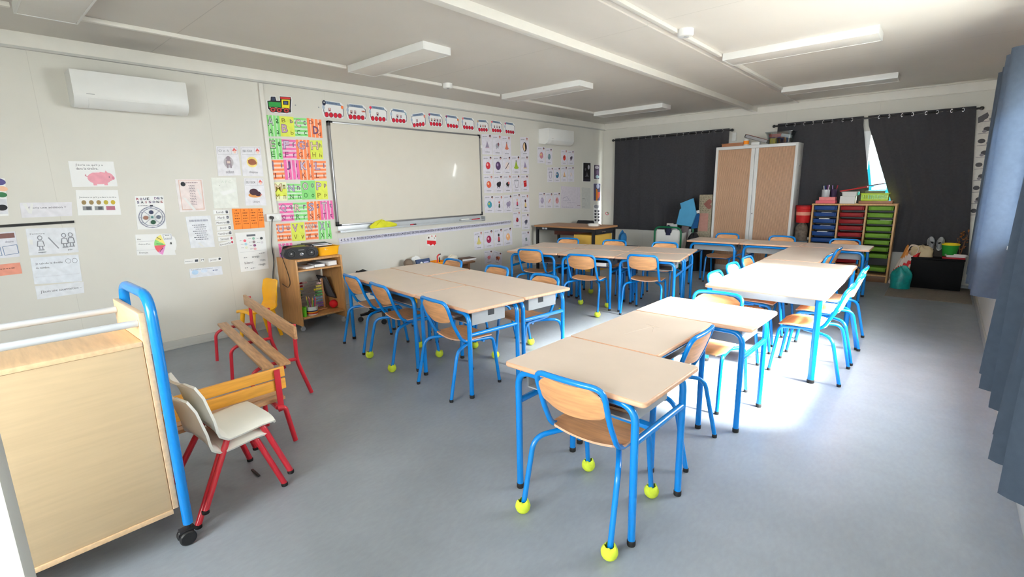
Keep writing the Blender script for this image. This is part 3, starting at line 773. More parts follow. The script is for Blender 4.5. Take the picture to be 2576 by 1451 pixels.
# white framed panel at the very edge of the view
t = thing('display_board', 'white board with grey edging cut off at the lower corner beside the book trolley', 'board', (4.35, -.008, 0), -.45)
MB().box(-.008, .008, -1.05, -.033, .16, 1.19, M_WHITE, .001).build('board', t)
mb = MB()
for a in ((-.032, 0, .13, 1.22), (-1.08, -1.051, .13, 1.22)): mb.box(-.013, .013, a[0], a[1], a[2], a[3], M_BASE, .004)
for a in ((-1.05, -.033, .13, .159), (-1.05, -.033, 1.191, 1.22)): mb.box(-.013, .013, a[0], a[1], a[2], a[3], M_ALU, .004)
mb.build('frame', t)
for y in (-.95, -.15):
    mb = MB(); mb.box(-.013, .013, y-.015, y+.015, .03, .13, M_ALU, .003); mb.box(-.16, .16, y-.02, y+.02, 0, .03, M_ALU, .006); mb.build('foot', t)

# ------------------------------------------------------------------ stack of two small white chairs
def small_chair(label, x, y, z, rz):
    t = thing('small_chair', label, 'chair', (x, y, z), rz, 'small white stacking chairs')
    M = mat('ivory_shell', (243, 241, 232), .4, var=.02)
    def f(u, v):
        e = u*2-1
        # v runs from the seat front to the top of the back
        prof = [(.160, .288), (.150, .306), (.095, .308), (0, .300), (-.055, .298), (-.088, .325), (-.105, .40), (-.125, .49), (-.150, .545), (-.172, .560)]
        k = v*(len(prof)-1); i = min(int(k), len(prof)-2); q = k-i
        y_ = prof[i][0]*(1-q)+prof[i+1][0]*q; z_ = prof[i][1]*(1-q)+prof[i+1][1]*q
        w_ = .160-.018*max(0, (v-.55)/.45)-.05*max(0, (v-.86)/.14)**2-.02*max(0, (.10-v)/.10)
        lip = .022*abs(e)**6*(1 if v < .6 else -.3)
        return (e*w_, y_+(.018*(1-e*e) if v > .6 else 0)*-1, z_-lip)
    MB().patch(f, 16, 27, .011, M).build('shell', t)
    for s in (-1, 1):
        for yy, fy in ((.10, .185), (-.05, -.195)):
            p = fillet([(s*.09, yy-.02*(1 if yy > 0 else -1), .285), (s*.135, yy, .278), (s*.185, fy, .012)], .03, 5)
            g = MB().tube(p, .0135, M_RED, 12).build('leg', t)
            MB().lathe([(.0145, 0), (.0155, .004), (.0155, .014), (.014, .016)], M_RUBBER, (s*.185, fy, 0), 12).build('foot', g)
    mb = MB(); mb.tube([(-.13, .10, .276), (.13, .10, .276)], .011, M_RED, 10); mb.tube([(-.13, -.05, .276), (.13, -.05, .276)], .011, M_RED, 10); mb.build('seat_frame', t)
small_chair('lower white chair of the stack of two with red legs', 2.795, .668, 0, .05)
small_chair('upper white chair of the stack of two with red legs', 2.800, .702, .0535, .05)

# ------------------------------------------------------------------ benches
def slat(t, name, x0, x1, y0, y1, z0, z1, m, bev=.006): return MB().box(x0, x1, y0, y1, z0, z1, m, bev).build(name, t)
t = thing('bench', 'long worn wooden bench with red tube legs and a single back board', 'bench', (1.385, 1.352, 0), -.147)
L = .725
slat(t, 'seat_slat', -L, L, -.098, -.026, .292, .314, M_BENCHW); slat(t, 'seat_slat', -L, L, .006, .078, .292, .314, M_BENCHW)
slat(t, 'back_board', -L+.03, L-.01, .120, .142, .448, .535, M_BENCHW)
for x in (-.64, -.045, .60):
    p = fillet([(x, .150, .279), (x, -.06, .281), (x, -.132, .25), (x, -.150, .01)], .10, 9)
    g = MB().tube(p, .0125, M_RED, 12).build('leg', t)
    p = fillet([(x, .157, .525), (x, .150, .27), (x, .225, .01)], .05, 6)
    g = MB().tube(p, .0135, M_RED, 12).build('leg', t)
t = thing('bench', 'low bench with two yellow back boards and red legs, seen from behind', 'bench', (2.43, .54, 0), -PI/2)
L = .555     # local +x points towards -y of the room, local +y towards +x
for y0, y1 in ((-.128, -.052), (-.035, .041), (.05, .10)): slat(t, 'seat_slat', -L, L, y0, y1, .245, .265, M_BENCHW)
slat(t, 'back_board', -L, L, .112, .130, .392, .452, M_BENCHY); slat(t, 'back_board', -L, L, .112, .130, .322, .384, M_BENCHY)
for x in (-L+.045, L-.045):
    MB().box(x-.016, x+.016, .131, .139, .20, .445, M_RED, .002).build('back_post', t)
    p = fillet([(x+.02, .14, .225), (x-.015, .150, .222), (x-.045, .165, .01)], .04, 5); MB().tube(p, .0135, M_RED, 12).build('leg', t)
    p = fillet([(x+.02, .14, .23), (x, -.09, .232), (x-.012, -.13, .22), (x-.02, -.150, .01)], .06, 6); MB().tube(p, .0135, M_RED, 12).build('leg', t)

# ------------------------------------------------------------------ yellow child's chair by the wall
t = thing('child_chair', 'small yellow plastic chair between the worn bench and the wall', 'chair', (.30, 1.835, 0), PI+.18)
def f(u, v):
    e = u*2-1; prof = [(.15, .285), (.14, .30), (.05, .292), (-.08, .29), (-.125, .31), (-.138, .36), (-.142, .46), (-.165, .55), (-.17, .562)]
    k = v*(len(prof)-1); i = min(int(k), len(prof)-2); q = k-i
    w_ = .118-.012*max(0, (v-.5)/.5)-.04*max(0, (v-.88)/.12)**2-.02*max(0, .12-v)/.12
    w_ -= .014*math.exp(-((v-.60)/.06)**2)
    return (e*w_, prof[i][0]*(1-q)+prof[i+1][0]*q-.012*(1-e*e)*(v > .55), prof[i][1]*(1-q)+prof[i+1][1]*q-.012*abs(e)**5*(v < .5))
MB().patch(f, 14, 24, .014, M_YEL).build('shell', t)
mb = MB(); mb.prism(rrect(-.045, .045, .395, .420, .011), M_GREY, 'xz', -.165, -.146); mb.build('hand_slot', t, label='grey hand slot in the back')
for s in (-1, 1):
    for y, fy in ((.10, .14), (-.09, -.15)):
        MB().tube([(s*.085, y, .288), (s*.105, fy, 0)], [.022, .016], M_YEL, 10).build('leg', t)

# ------------------------------------------------------------------ wheeled shelf with the radio
SX, SY = .255, 2.43
t = thing('shelf_trolley', 'low wooden shelf on wheels by the wall, carrying the radio and a yellow box', 'shelf', (SX, SY, 0))
w, d = .252, .212
for s in (-1, 1): MB().box(-d, d, s*w-(.018 if s > 0 else 0), s*w+(0 if s > 0 else .018), .062, .742, M_PINE, .002).build('side_panel', t)
MB().box(-d, d, -w+.0185, w-.0185, .722, .741, M_PINE, .002).build('top', t)
MB().box(-d+.02, d-.005, -w+.0185, w-.0185, .618, .634, M_PINE, .002).build('shelf_board', t)
MB().box(-d, d-.005, -w+.0185, w-.0185, .128, .146, M_PINE, .002).build('shelf_board', t)
for sx in (-.8, .8):
    for sy in (-.9, .9):
        g = MB().box(sx*d-.012, sx*d+.012, sy*w-.012, sy*w+.012, .045, .061, M_GREY, .002).build('caster', t)
        MB().lathe([(.008, -.009), (.022, -.009), (.0245, -.004), (.0245, .004), (.022, .009), (.008, .009)], M_GREY, (sx*d, sy*w, .025), 14, axis='x').build('wheel', g)
ZT = .7415
# radio
t = thing('radio', 'black portable radio with two round speakers on the wheeled shelf', 'radio', (.315, 2.305, ZT), PI/2-.28)
M_RAD = mat('radio_shell', (30, 30, 35), .38, var=.08)
mb = MB(); pr = [(-.155, .02), (-.165, .055), (-.150, .10), (-.09, .118), (.09, .118), (.150, .10), (.165, .055), (.155, .02), (.12, .002), (-.12, .002)]
mb.prism(pr, M_RAD, 'xz', -.085, .085); mb.build('shell', t)
for s in (-1, 1):
    mb = MB(); mb.lathe([(.044, -.0855), (.044, -.092), (.036, -.093), (.032, -.086), (.012, -.084), (.010, -.089), (0, -.091)], M_DARK, (s*.095, 0, .056), 24, axis='y'); mb.build('speaker', t)
    MB().lathe([(.011, -.0895), (.008, -.0935), (0, -.095)], M_ALU, (s*.095, 0, .056), 14, axis='y').build('speaker_cone', t)
mb = MB(); mb.lathe([(.018, -.086), (.018, -.092), (.014, -.093), (.013, -.0895)], M_CHROME, (0, 0, .045), 20, axis='y'); mb.build('dial', t, label='silver ring dial')
MB().box(-.025, .03, -.0885, -.0855, .086, .093, M_ALU).build('display_strip', t)
p = fillet([(-.150, .04, .085), (-.140, .075, .118), (.140, .075, .118), (.150, .04, .085)], .02, 4)
MB().tube(p, .0085, M_RAD, 8).build('handle', t)
MB().box(-.07, .06, -.05, .06, .118, .123, mat('olive_lid', (116, 122, 36), .5), .004).build('cassette_lid', t, label='olive green lid')
t = thing('storage_box', 'yellow plastic box beside the radio on the wheeled shelf', 'box', (.26, 2.595, ZT), 0)
def tray_box(t, L, D, H, m, th=.004, taper=.9, name='tub', rim=.008):
    """open tapered tub centred on the origin"""
    mb = MB(); a, b = L/2, D/2
    o = [rrect(-a*taper, a*taper, -b*taper, b*taper, .02), rrect(-a, a, -b, b, .024), rrect(-a-rim, a+rim, -b-rim, b+rim, .03), rrect(-a-rim, a+rim, -b-rim, b+rim, .03), rrect(-a+th, a-th, -b+th, b-th, .02), rrect(-a*taper+th, a*taper-th, -b*taper+th, b*taper-th, .018)]
    z = [0, H-.006, H-.006, H, H, th]; n = len(o[0]); vs = []
    for pp, zz in zip(o, z): vs += [(x, y, zz) for x, y in pp]
    fs = [[k*n+j, k*n+(j+1) % n, (k+1)*n+(j+1) % n, (k+1)*n+j] for k in range(5) for j in range(n)]
    fs += [list(range(n))[::-1], [5*n+j for j in range(n)]]
    mb.add(vs, fs, m); return mb.build(name, t)
tray_box(t, .24, .245, .092, M_YEL)
book('folder', 'dark blue folder lying across the yellow box behind the radio', (.20, 2.53, .840), 1.45, .30, .21, .014, (34, 40, 62), 'folder')
book('folder', 'thin grey folder on top of the dark blue folder above the yellow box', (.185, 2.54, .8545), 1.3, .25, .18, .010, (84, 90, 104), 'folder')
book('exercise_book', 'white booklet lying inside the yellow box', (.28, 2.60, .80), .2, .18, .15, .02, (214, 214, 210))
cloth_blob('felt_pouch', 'small lilac felt pouch beside the radio on the wall side of the shelf', (.10, 2.235, ZT), .045, .038, .06, (176, 128, 190), 11, 'pouch')
for k, (y, a) in enumerate(((2.32, .25), (2.46, -.1), (2.58, .15))):
    book('magazine', ('white magazine leaning at the near side of the upper shelf', 'grey magazine lying in the middle of the upper shelf', 'white magazine at the right of the upper shelf')[k], (.32, y, .6355+.001*k), a, .21, .11, .02+.012*k, ((225, 225, 228), (150, 152, 160), (232, 232, 235))[k], 'magazine')
# abacus
t = thing('abacus', 'wooden abacus with rows of coloured beads on the lower shelf', 'abacus', (.24, 2.402, .1465), .06)
for y in (-.15, .15): MB().box(-.011, .011, y-.008, y+.008, .001, .335, M_BEECH, .003).build('post', t)
MB().box(-.045, .045, -.16, .16, 0, .010, M_BEECH, .003).build('base', t)
cols = [(150, 24, 36)]*2+[(226, 204, 40)]*2+[(40, 110, 50)]*2+[(178, 206, 226)]*2+[(176, 156, 206)]*2
alt = [(240, 200, 200)]*2+[(240, 226, 110)]*2+[(110, 190, 120)]*2+[(150, 190, 220)]*2+[(150, 110, 190)]*2
for r in range(10):
    z = .318-.0312*r; MB().tube([(0, -.142, z), (0, .142, z)], .0022, M_CHROME, 6).build('wire', t)
    n = 10; split = [9, 6, 5, 3, 4, 3, 2, 2, 0, 0][r]
    mb = MB()
    for k in range(n):
        y = (-.135+.0135*k) if k < split else (.135-.0135*(n-1-k))
        mb.lathe([(.003, -.006), (.0095, -.004), (.0115, 0), (.0095, .004), (.003, .006)], ink(cols[r] if k < 5 else alt[r]), (0, y, z), 10, axis='y')
    mb.build('bead_row', t)
t = thing('pencil_pot', 'white tub of coloured pencils in front of the abacus', 'pencil pot', (.385, 2.335, .1465))
mb = MB(); mb.lathe([(.0, .001), (.055, .0), (.062, .085), (.066, .087), (.066, .092), (.058, .09), (.052, .006), (0, .006)], M_WHITE, (0, 0, 0), 24); mb.build('tub', t)
mb = MB()
for k, c in enumerate(((200, 60, 40), (240, 160, 40), (40, 60, 110))): mb.lathe([(.0577+.0006, .012+.012*k), (.0592+.0008, .026+.012*k)], ink(c), (0, 0, 0), 24)
mb.build('label_band', t, label='coloured printed band')
rnd = random.Random(5)
for k, (c, nm) in enumerate((((60, 160, 70), 'green'), ((220, 60, 60), 'red'), ((60, 100, 200), 'blue'), ((240, 170, 60), 'orange'), ((210, 120, 130), 'pink'), ((240, 225, 90), 'yellow'), ((120, 170, 90), 'olive'), ((150, 60, 110), 'purple'))):
    a = k*.785; q = V((math.cos(a), math.sin(a), 0)); b = MB().tube([q*.022+V((0, 0, .008)), q*.045+V((0, 0, .16+.014*(k % 3)))], .0052, ink(c), 7); e = q*.045+V((0, 0, .16+.014*(k % 3)))
    b.tube([e, e+V((q.x*.004, q.y*.004, .014))], [.0052, .001], M_LIGHTWE, 7)
    tag(b.build('pencil', loc=(.385, 2.335, .1465)), nm+' coloured pencil standing in the white pencil tub', 'pencil', 'pencils in the white tub')
tag(MB().lathe([(0, 0), (.024, 0), (.027, .098), (.029, .10), (.025, .098), (.021, .004), (0, .004)], ink((104, 196, 40)), seg=18).build('cup', loc=(.415, 2.235, .1465)), 'bright green plastic cup at the left end of the lower shelf', 'cup')
tag(MB().ball((0, 0, .045), .045, ink((204, 24, 34)), 20, 12).build('ball', loc=(.30, 2.625, .1475)), 'small red ball at the right end of the lower shelf', 'ball')
t = thing('slate_board', 'grey slate board leaning in the lower shelf above the red ball', 'slate', (.22, 2.606, .375)); t.rotation_euler = (.38, 0, 0)
MB().box(-.09, .09, -.004, .004, -.12, .13, mat('slate_face', (92, 92, 98), .5)).build('slate', t); mb = MB()
for a in ((-.1, -.088, -.132, .142), (.088, .1, -.132, .142)): mb.box(a[0], a[1], -.006, .006, a[2], a[3], M_DARK, .002)
for a in ((-.088, .088, -.132, -.12), (-.088, .088, .13, .142)): mb.box(a[0], a[1], -.006, .006, a[2], a[3], M_DARK, .002)
mb.build('frame', t)
tag(MB().lathe([(.0, 0), (.045, 0), (.05, .006), (.045, .012), (0, .012)], M_BLACK, axis='y', seg=24).build('tambourine', loc=(.30, 2.684, .655)), 'black round disc hooked on the right side of the wheeled shelf', 'disc')
cable([(.20, 2.16, .80), (.30, 2.166, .60), (.33, 2.168, .50), (.27, 2.168, .44), (.14, 2.165, .47)], .0035, M_BLACK, 'radio_cable', 'thin black radio cable looping down the side of the wheeled shelf')

# ------------------------------------------------------------------ office chairs
def office_chair(label, x, y, rz, zs, zb):
    t = thing('office_chair', label, 'chair', (x, y, 0), rz, 'black office chairs')
    mb = MB()
    for k in range(5):
        a = k*2*PI/5+.3; mb.tube([(0, 0, .10), (.26*math.cos(a), .26*math.sin(a), .075)], [.026, .016], M_BLACK, 8)
    mb.lathe([(.03, .07), (.035, .12), (.03, .13)], M_BLACK, seg=12); mb.build('star_base', t)
    for k in range(5):
        a = k*2*PI/5+.3; c = V((.26*math.cos(a), .26*math.sin(a), 0))
        MB().lathe([(.01, -.016), (.024, -.016), (.028, -.01), (.028, .01), (.024, .016), (.01, .016)], M_DARK, c+V((0, 0, .0285)), 14, axis='x').build('caster', t)
    MB().tube([(0, 0, .12), (0, 0, zs-.05)], .022, M_CHROME, 12).build('column', t)
    MB().patch(lambda u, v: ((u*2-1)*.22*(1-.1*abs(v*2-1)**4), (v*2-1)*.21*(1-.1*abs(u*2-1)**4), zs-.02+.01*((u*2-1)**2)), 10, 10, .05, mat('black_fabric', (30, 30, 34), .9)).build('seat', t)
    MB().patch(lambda u, v: ((u*2-1)*(.20-.05*max(0, v-.6)/.4), -.21-.03*v-.03*(1-(u*2-1)**2), zs+.08+(zb-zs-.08)*v), 10, 8, .035, mat('black_fabric', (30, 30, 34), .9)).build('backrest', t)
    MB().tube(fillet([(0, -.05, zs-.05), (0, -.25, zs-.04), (0, -.265, zs+.16)], .05, 5), .014, M_BLACK, 8).build('back_support', t)
office_chair('black office chair squeezed between the wheeled shelf and the left table block', .66, 3.02, -.9, .38, .53)
office_chair('black office chair behind the teacher desk, only its back top showing', .40, 7.33, PI+.1, .45, .795)

# ------------------------------------------------------------------ low bench with clutter under the whiteboard
t = thing('low_bench', 'low dark wooden bench against the wall under the whiteboard, covered in clutter', 'bench', (.22, 4.12, 0))
MB().box(-.17, .17, -.62, .62, .39, .415, wood('dark_bench', (120, 82, 56)), .003).build('top', t)
for y in (-.52, .52): MB().box(-.15, .15, y-.015, y+.015, 0, .389, wood('dark_bench', (120, 82, 56)), .002).build('leg_panel', t)
def onb(px, py, x=.25): return wl(px, py, x)
q = onb(1027, 655, .16); tag(MB().ball((0, 0, .06), .06, mat('blob_brown', (128, 112, 98), .95, bump=.5, bscale=200), 18, 12, jit=.04).build('round_blob', loc=(.13, q.y+.02, .4155)), 'round grey brown shape on the low bench under the whiteboard', 'toy')  # bumpy grey-brown sphere
cloth_blob('crumpled_paper', 'crumpled white paper standing up on the low bench', (.10, onb(1045, 650, .10).y, .4155), .05, .10, .12, (232, 232, 232), 5, 'paper')
cloth_blob('brown_cloth', 'crumpled brown cloth at the near end of the clutter on the low bench', (.20, onb(1030, 663, .2).y, .4155), .07, .12, .05, (120, 90, 70), 6, 'cloth')
q = onb(1062, 655, .22); t = thing('packet', 'dark blue packet with a white round logo on the low bench', 'packet', (.24, q.y, .468)); t.rotation_euler = (.35, .0, PI/2)
t.rotation_euler = (0, -.32, 0)
MB().box(-.012, .012, -.11, .11, -.045, .055, ink((58, 74, 110)), .004).build('wrapper', t)
mb = MB(); mb.lathe([(.02, .0), (.02, .001), (.012, .001), (.012, 0)], M_PAPER, (.0123, -.035, 0), 18, axis='x'); mb.box(.0121, .0135, 0, .08, .0, .014, ink((190, 190, 225))); mb.build('logo', t)
q = onb(1090, 660, .24); t = thing('tray', 'orange shallow tray on the low bench beside the blue packet', 'tray', (.22, q.y+.06, .4155)); tray_box(t, .2, .26, .045, ink((236, 150, 20)))
t = thing('toy_hook', 'red curved toy clamp with black tips standing in the orange tray', 'toy', (.24, onb(1098, 655, .24).y, .4205))
MB().tube(fillet([(0, 0, .001), (0, .02, .06), (0, .015, .11), (0, .05, .13)], .04, 6), .010, ink((196, 60, 66)), 8).build('hook', t)
MB().tube([(0, .05, .13), (0, .075, .132)], .008, M_BLACK, 8).build('tip', t); MB().tube([(0, .05, .001), (0, .055, .09)], .009, M_DARK, 8).build('pin', t)
book('book', 'dark brown book at the far end of the low bench', (.24, onb(1178, 668, .25).y-.03, .4155), 1.4, .24, .18, .03, (86, 60, 48))
cloth_blob('white_cloth', 'small crumpled cream cloth beside the brown book on the low bench', (.16, onb(1165, 662, .2).y-.16, .4155), .06, .09, .085, (222, 216, 200), 8)

tag(MB().box(-.045, .045, -.006, .006, 0, .008, M_DARK, .002).build('pencil_stub', loc=(2.752, .812, .0005)), 'short dark stub lying on the floor beside the small white chairs', 'pencil')
# ------------------------------------------------------------------ roller shutter cabinet
M_TAMB = mat('tambour_wood', (196, 156, 126), .45, var=.08, scale=2.5, stretch=(40, 1, 1.2))
CX0, CX1, CY0, CY1, CH = 2.362, 3.535, 8.325, 8.665, 1.972
t = thing('roller_cabinet', 'tall white cabinet with two wood coloured roller shutters at the back wall', 'cabinet', ((CX0+CX1)/2, CY0, 0)); w = (CX1-CX0)/2; d = CY1-CY0
mb = MB(); e = .035
mb.box(-w, -w+e, 0, d, 0, CH, M_WMETAL, .002); mb.box(w-e, w, 0, d, 0, CH, M_WMETAL, .002)
mb.box(-w+e, w-e, 0, d, CH-.045, CH, M_WMETAL, .002); mb.box(-w+e, w-e, 0.004, d, 0, .08, M_WMETAL, .002)
mb.box(-w+e, w-e, d-.02, d, .08, CH-.045, M_WMETAL); mb.build('body', t)
for a, b in ((-w+e, -.055), (.055, w-e)):
    n = int((b-a)/.0155); mb = MB(); sw = (b-a)/n
    for k in range(n): mb.box(a+k*sw+.0012, a+(k+1)*sw-.0012, .018, .030, .082, CH-.047, M_TAMB, .003)
    mb.box(a, b, .029, .033, .082, CH-.047, M_DARK); mb.build('shutter', t)
mb = MB(); mb.box(-.054, -.002, .008, .028, .082, CH-.047, M_WMETAL, .003); mb.box(.002, .054, .008, .028, .082, CH-.047, M_WMETAL, .003); mb.build('shutter_handle', t, label='white vertical grip bars in the middle')
MB().lathe([(.009, .0075), (.009, .003), (0, .002)], M_CHROME, (.025, 0, .93), 12, axis='y').build('lock', t)
for z in (1.28, 1.64): MB().lathe([(.012, w-.001), (.012, w+.006), (0, w+.008)], M_CHROME, (0, .18, z), 12, axis='x').build('side_bolt', t)
def cab(x, y=8.46, z=CH): return (x, y, z+.0005)
t = thing('cardboard_box', 'flat brown cardboard box lying on the roller cabinet', 'box', cab(2.60)); MB().box(-.16, .16, -.11, .12, 0, .035, wood('cardboard', (158, 106, 74)), .003).build('box', t)
MB().box(-.165, .165, -.115, .125, .0355, .052, wood('cardboard', (158, 106, 74)), .003).build('lid', t)
t = thing('mug', 'small white mug with an orange side on the roller cabinet', 'mug', cab(2.79, 8.40)); MB().lathe([(0, 0), (.036, 0), (.04, .01), (.04, .095), (.036, .095), (.034, .01), (0, .008)], M_WHITE, seg=20).build('cup', t)
MB().lathe([(.0405, .02), (.0405, .075)], ink((236, 140, 30)), seg=20).build('orange_band', t)
t = thing('ring_binder', 'black ring binder propped at a slant on the roller cabinet', 'binder', (2.93, 8.50, CH+.095)); t.rotation_euler = (0, .33, .05)
mb = MB(); mb.box(-.17, .17, -.12, .12, .02, .025, M_BLACK, .001); mb.box(-.17, .17, -.12, .12, -.025, -.02, M_BLACK, .001); mb.box(-.175, -.17, -.12, .12, -.025, .025, M_BLACK); mb.build('cover', t)
MB().box(-.165, .16, -.115, .115, -.0195, .0195, mat('grey_pages', (150, 150, 152), .7)).build('pages', t)
MB().box(-.17, .17, -.1215, .1, .0255, .028, ink((170, 60, 50))).build('red_edge', t)
t = thing('paper_pack', 'small white pack of paper beside the slanting binder on the roller cabinet', 'box', cab(2.93, 8.41)); MB().box(-.06, .06, -.03, .035, 0, .045, M_WHITE, .003).build('pack', t)
t = thing('clear_bin', 'clear plastic bin with red, white and yellow things on the roller cabinet', 'bin', cab(3.26)); tray_box(t, .36, .25, .165, M_CLEAR, .004, .8, 'tub', .012)
MB().box(-.19, .19, -.135, .135, .1655, .176, M_CLEAR, .004).build('lid', t)
t = thing('box', 'red flat box inside the clear bin', 'box', (3.20, 8.46, CH+.10)); MB().box(-.08, .08, -.08, .08, 0, .045, ink((200, 90, 96)), .003).build('box', t)
t = thing('box', 'white flat box inside the clear bin', 'box', (3.335, 8.46, CH+.09)); t.rotation_euler = (0, .2, 0); MB().box(-.06, .06, -.08, .08, 0, .045, M_PAPER, .003).build('box', t)
t = thing('box', 'yellow cube box inside the clear bin', 'box', (3.17, 8.44, CH+.005)); MB().box(-.04, .04, -.05, .05, 0, .08, ink((230, 205, 90)), .003).build('box', t)

# ------------------------------------------------------------------ coloured tray unit
TX0, TX1, TY0, TY1, TZ = 3.775, 4.768, 8.40, 8.665, 1.085
t = thing('tray_unit', 'wooden unit with columns of blue, red and green trays at the back wall', 'tray unit', ((TX0+TX1)/2, TY0, 0)); w = (TX1-TX0)/2; d = TY1-TY0
M_UW = wood('unit_beech', (206, 162, 108), stretch=(30, 30, 3))
for x in (-w, -w+.323, -w+.647, w-.022): MB().box(x, x+.022, 0, d, .0, 1.062, M_UW, .002).build('side_panel', t)
MB().box(-w-.004, w+.004, -.004, d, 1.0625, TZ, M_UW, .003).build('top', t)
MB().box(-w+.0225, w-.0225, .01, d, .085, .105, M_UW, .002).build('bottom_board', t)
MB().box(-w+.0225, w-.0225, .03, .045, 0, .084, wood('unit_plinth', (120, 84, 54)), .002).build('plinth', t)
MB().box(-w+.0225, w-.0225, d-.008, d-.001, .106, 1.06, M_DARK).build('back_panel', t)
def tray(x0, x1, z, m, lab, seed):
    rnd = random.Random(seed); mb = MB(); h = .058; y0 = -.012+rnd.uniform(-.006, .006)
    mb.box(x0+.012, x1-.012, y0+.012, d-.03, z, z+h-.006, m, .008)
    mb.box(x0+.004, x1-.004, y0, d-.03, z+h-.008, z+h, m, .003)
    mb.box(x0+.03, x1-.03, y0-.003, y0+.014, z+.004, z+h-.004, m, .006)
    return mb.build('tray', t, label=lab)
M_TB = mat('tray_blue', (18, 62, 128), .5, spec=.25, var=.06); M_TR = mat('tray_red', (142, 14, 22), .5, spec=.25, var=.06); M_TG = mat('tray_green', (104, 150, 38), .5, spec=.25, var=.06)
cols_ = ((-w+.022, -w+.323, M_TB, 'blue', range(10)), (-w+.345, -w+.647, M_TR, 'red', range(10)), (-w+.669, w-.022, M_TG, 'green', [0, 1, 2, 3, 4, 5, 6, 7, 9]))
for x0, x1, m, nm, rows in cols_:
    for r in rows: tray(x0, x1, .995-.0935*r, m, nm+' tray', r*7+len(nm))
for k, (r, x) in enumerate(((1, -.30), (2, -.32), (3, -.30), (4, -.33), (2, .40))):
    MB().box(x-.07, x+.06, -.018, .1, .995-.0935*r+.0585, .995-.0935*r+.063+.004*(k % 2), M_PAPER, .001).build('paper_edge', t, label='white paper sticking out')
def tu(x, y=8.52): return (x, y, TZ+.0005)
t = thing('box', 'flat pink box with rounded corners on the tray unit, under the pink carton', 'box', tu(3.93)); MB().box(-.125, .125, -.085, .085, 0, .045, ink((226, 110, 124)), .008).build('box', t)
t = thing('box', 'pale pink carton on the flat pink box on the tray unit', 'box', (3.945, 8.52, TZ+.0458)); MB().box(-.10, .10, -.07, .07, 0, .048, ink((232, 140, 140)), .003).build('box', t)
t = thing('pencil_tin', 'silver tin full of pens on the pink boxes', 'pencil pot', (3.915, 8.50, TZ+.094)); MB().lathe([(0, 0), (.048, 0), (.05, .003), (.05, .105), (.047, .105), (.046, .004), (0, .004)], M_LGREY, seg=22).build('tin', t)
for k, (c, nm) in enumerate((((40, 40, 44), 'black'), ((235, 235, 235), 'white'), ((40, 60, 150), 'blue'), ((30, 30, 50), 'navy'), ((220, 220, 200), 'cream'), ((120, 40, 120), 'purple'))):
    a = k*1.05; q = V((math.cos(a), math.sin(a), 0)); tag(MB().tube([q*.02+V((0, 0, .006)), q*.055+V((0, 0, .16+.012*(k % 2)))], .006, ink(c), 8).build('pen', loc=(3.915, 8.50, TZ+.094)), nm+' pen standing in the silver tin on the tray unit', 'pen', 'pens in the silver tin')
t = thing('pencil_tin', 'dark purple pen pot behind the silver tin on the tray unit', 'pencil pot', (4.005, 8.555, TZ+.094)); MB().lathe([(0, 0), (.036, 0), (.04, .11), (.036, .11), (.03, .004), (0, .004)], ink((56, 40, 70)), seg=18).build('pot', t)
for k, c in enumerate(((170, 40, 60), (60, 60, 70), (150, 120, 180))):
    a = k*2.1; q = V((math.cos(a), math.sin(a), 0)); tag(MB().tube([q*.014+V((0, 0, .006)), q*.04+V((0, 0, .165))], .006, ink(c), 8).build('pen', loc=(4.005, 8.555, TZ+.094)), ('crimson', 'grey', 'lilac')[k]+' pen standing in the dark purple pot on the tray unit', 'pen', 'pens in the purple pot')
t = thing('box', 'white square box at the middle of the tray unit', 'box', tu(4.195)); MB().box(-.09, .09, -.08, .08, 0, .105, M_PAPER, .004).build('box', t)
t = thing('storage_box', 'white tub with one side painted cyan-lit on the white square box, under the red guillotine', 'box', (4.21, 8.52, TZ+.106)); tray_box(t, .19, .14, .06, M_WHITE, name='tub'); MB().box(.098, .104, -.06, .06, .012, .058, ink((60, 200, 190)), .002).build('side', t, label='side painted cyan-lit')  # turquoise slab paints cyan light onto a white tub
t = thing('paper_cutter', 'red paper cutter lying aslant on the white tubs', 'paper cutter', (4.24, 8.50, TZ+.205)); t.rotation_euler = (0, -.17, 0)
MB().box(-.15, .17, -.06, .06, -.012, .004, ink((190, 40, 42)), .004).build('base', t); MB().box(.05, .36, -.05, -.03, .0045, .016, ink((110, 30, 34)), .003).build('arm', t)
t = thing('box', 'flat brown box under the lime green basket on the tray unit', 'box', tu(4.52)); MB().box(-.19, .19, -.09, .09, 0, .038, wood('cardboard', (158, 106, 74)), .003).build('box', t)
t = thing('basket', 'lime green plastic basket with slots on the tray unit', 'basket', (4.505, 8.51, TZ+.0388)); m = mat('lime_plastic', (186, 212, 40), .4)
mb = MB(); H = .10; L, D = .145, .08
mb.box(-L, L, -D, D, 0, .006, m, .002)
for y in (-D, D):
    for a, b in ((.006, .03), (.078, H)): mb.box(-L-.008, L+.008, y-.004, y+.004, a, b, m, .002)
    for k in range(13): mb.box(-L-.008+k*(2*L+.004)/12, -L-.008+k*(2*L+.004)/12+.010, y-.003, y+.003, .03, .078, m)
    mb.box(-L, L, y-.003, y+.003, .050, .057, m)
for x in (-L-.004, L+.004): mb.box(x-.004, x+.004, -D, D, .006, H, m, .002)
for a in ((-L-.016, L+.016, -D-.012, -D), (-L-.016, L+.016, D, D+.012)): mb.box(*a, H-.001, H+.006, m, .002)
mb.build('basket', t)
book('folder', 'grey green folder stacked on the lime green basket', (4.50, 8.51, TZ+.147), 0, .22, .13, .03, (110, 122, 84), 'folder', page=ink((120, 128, 100)))

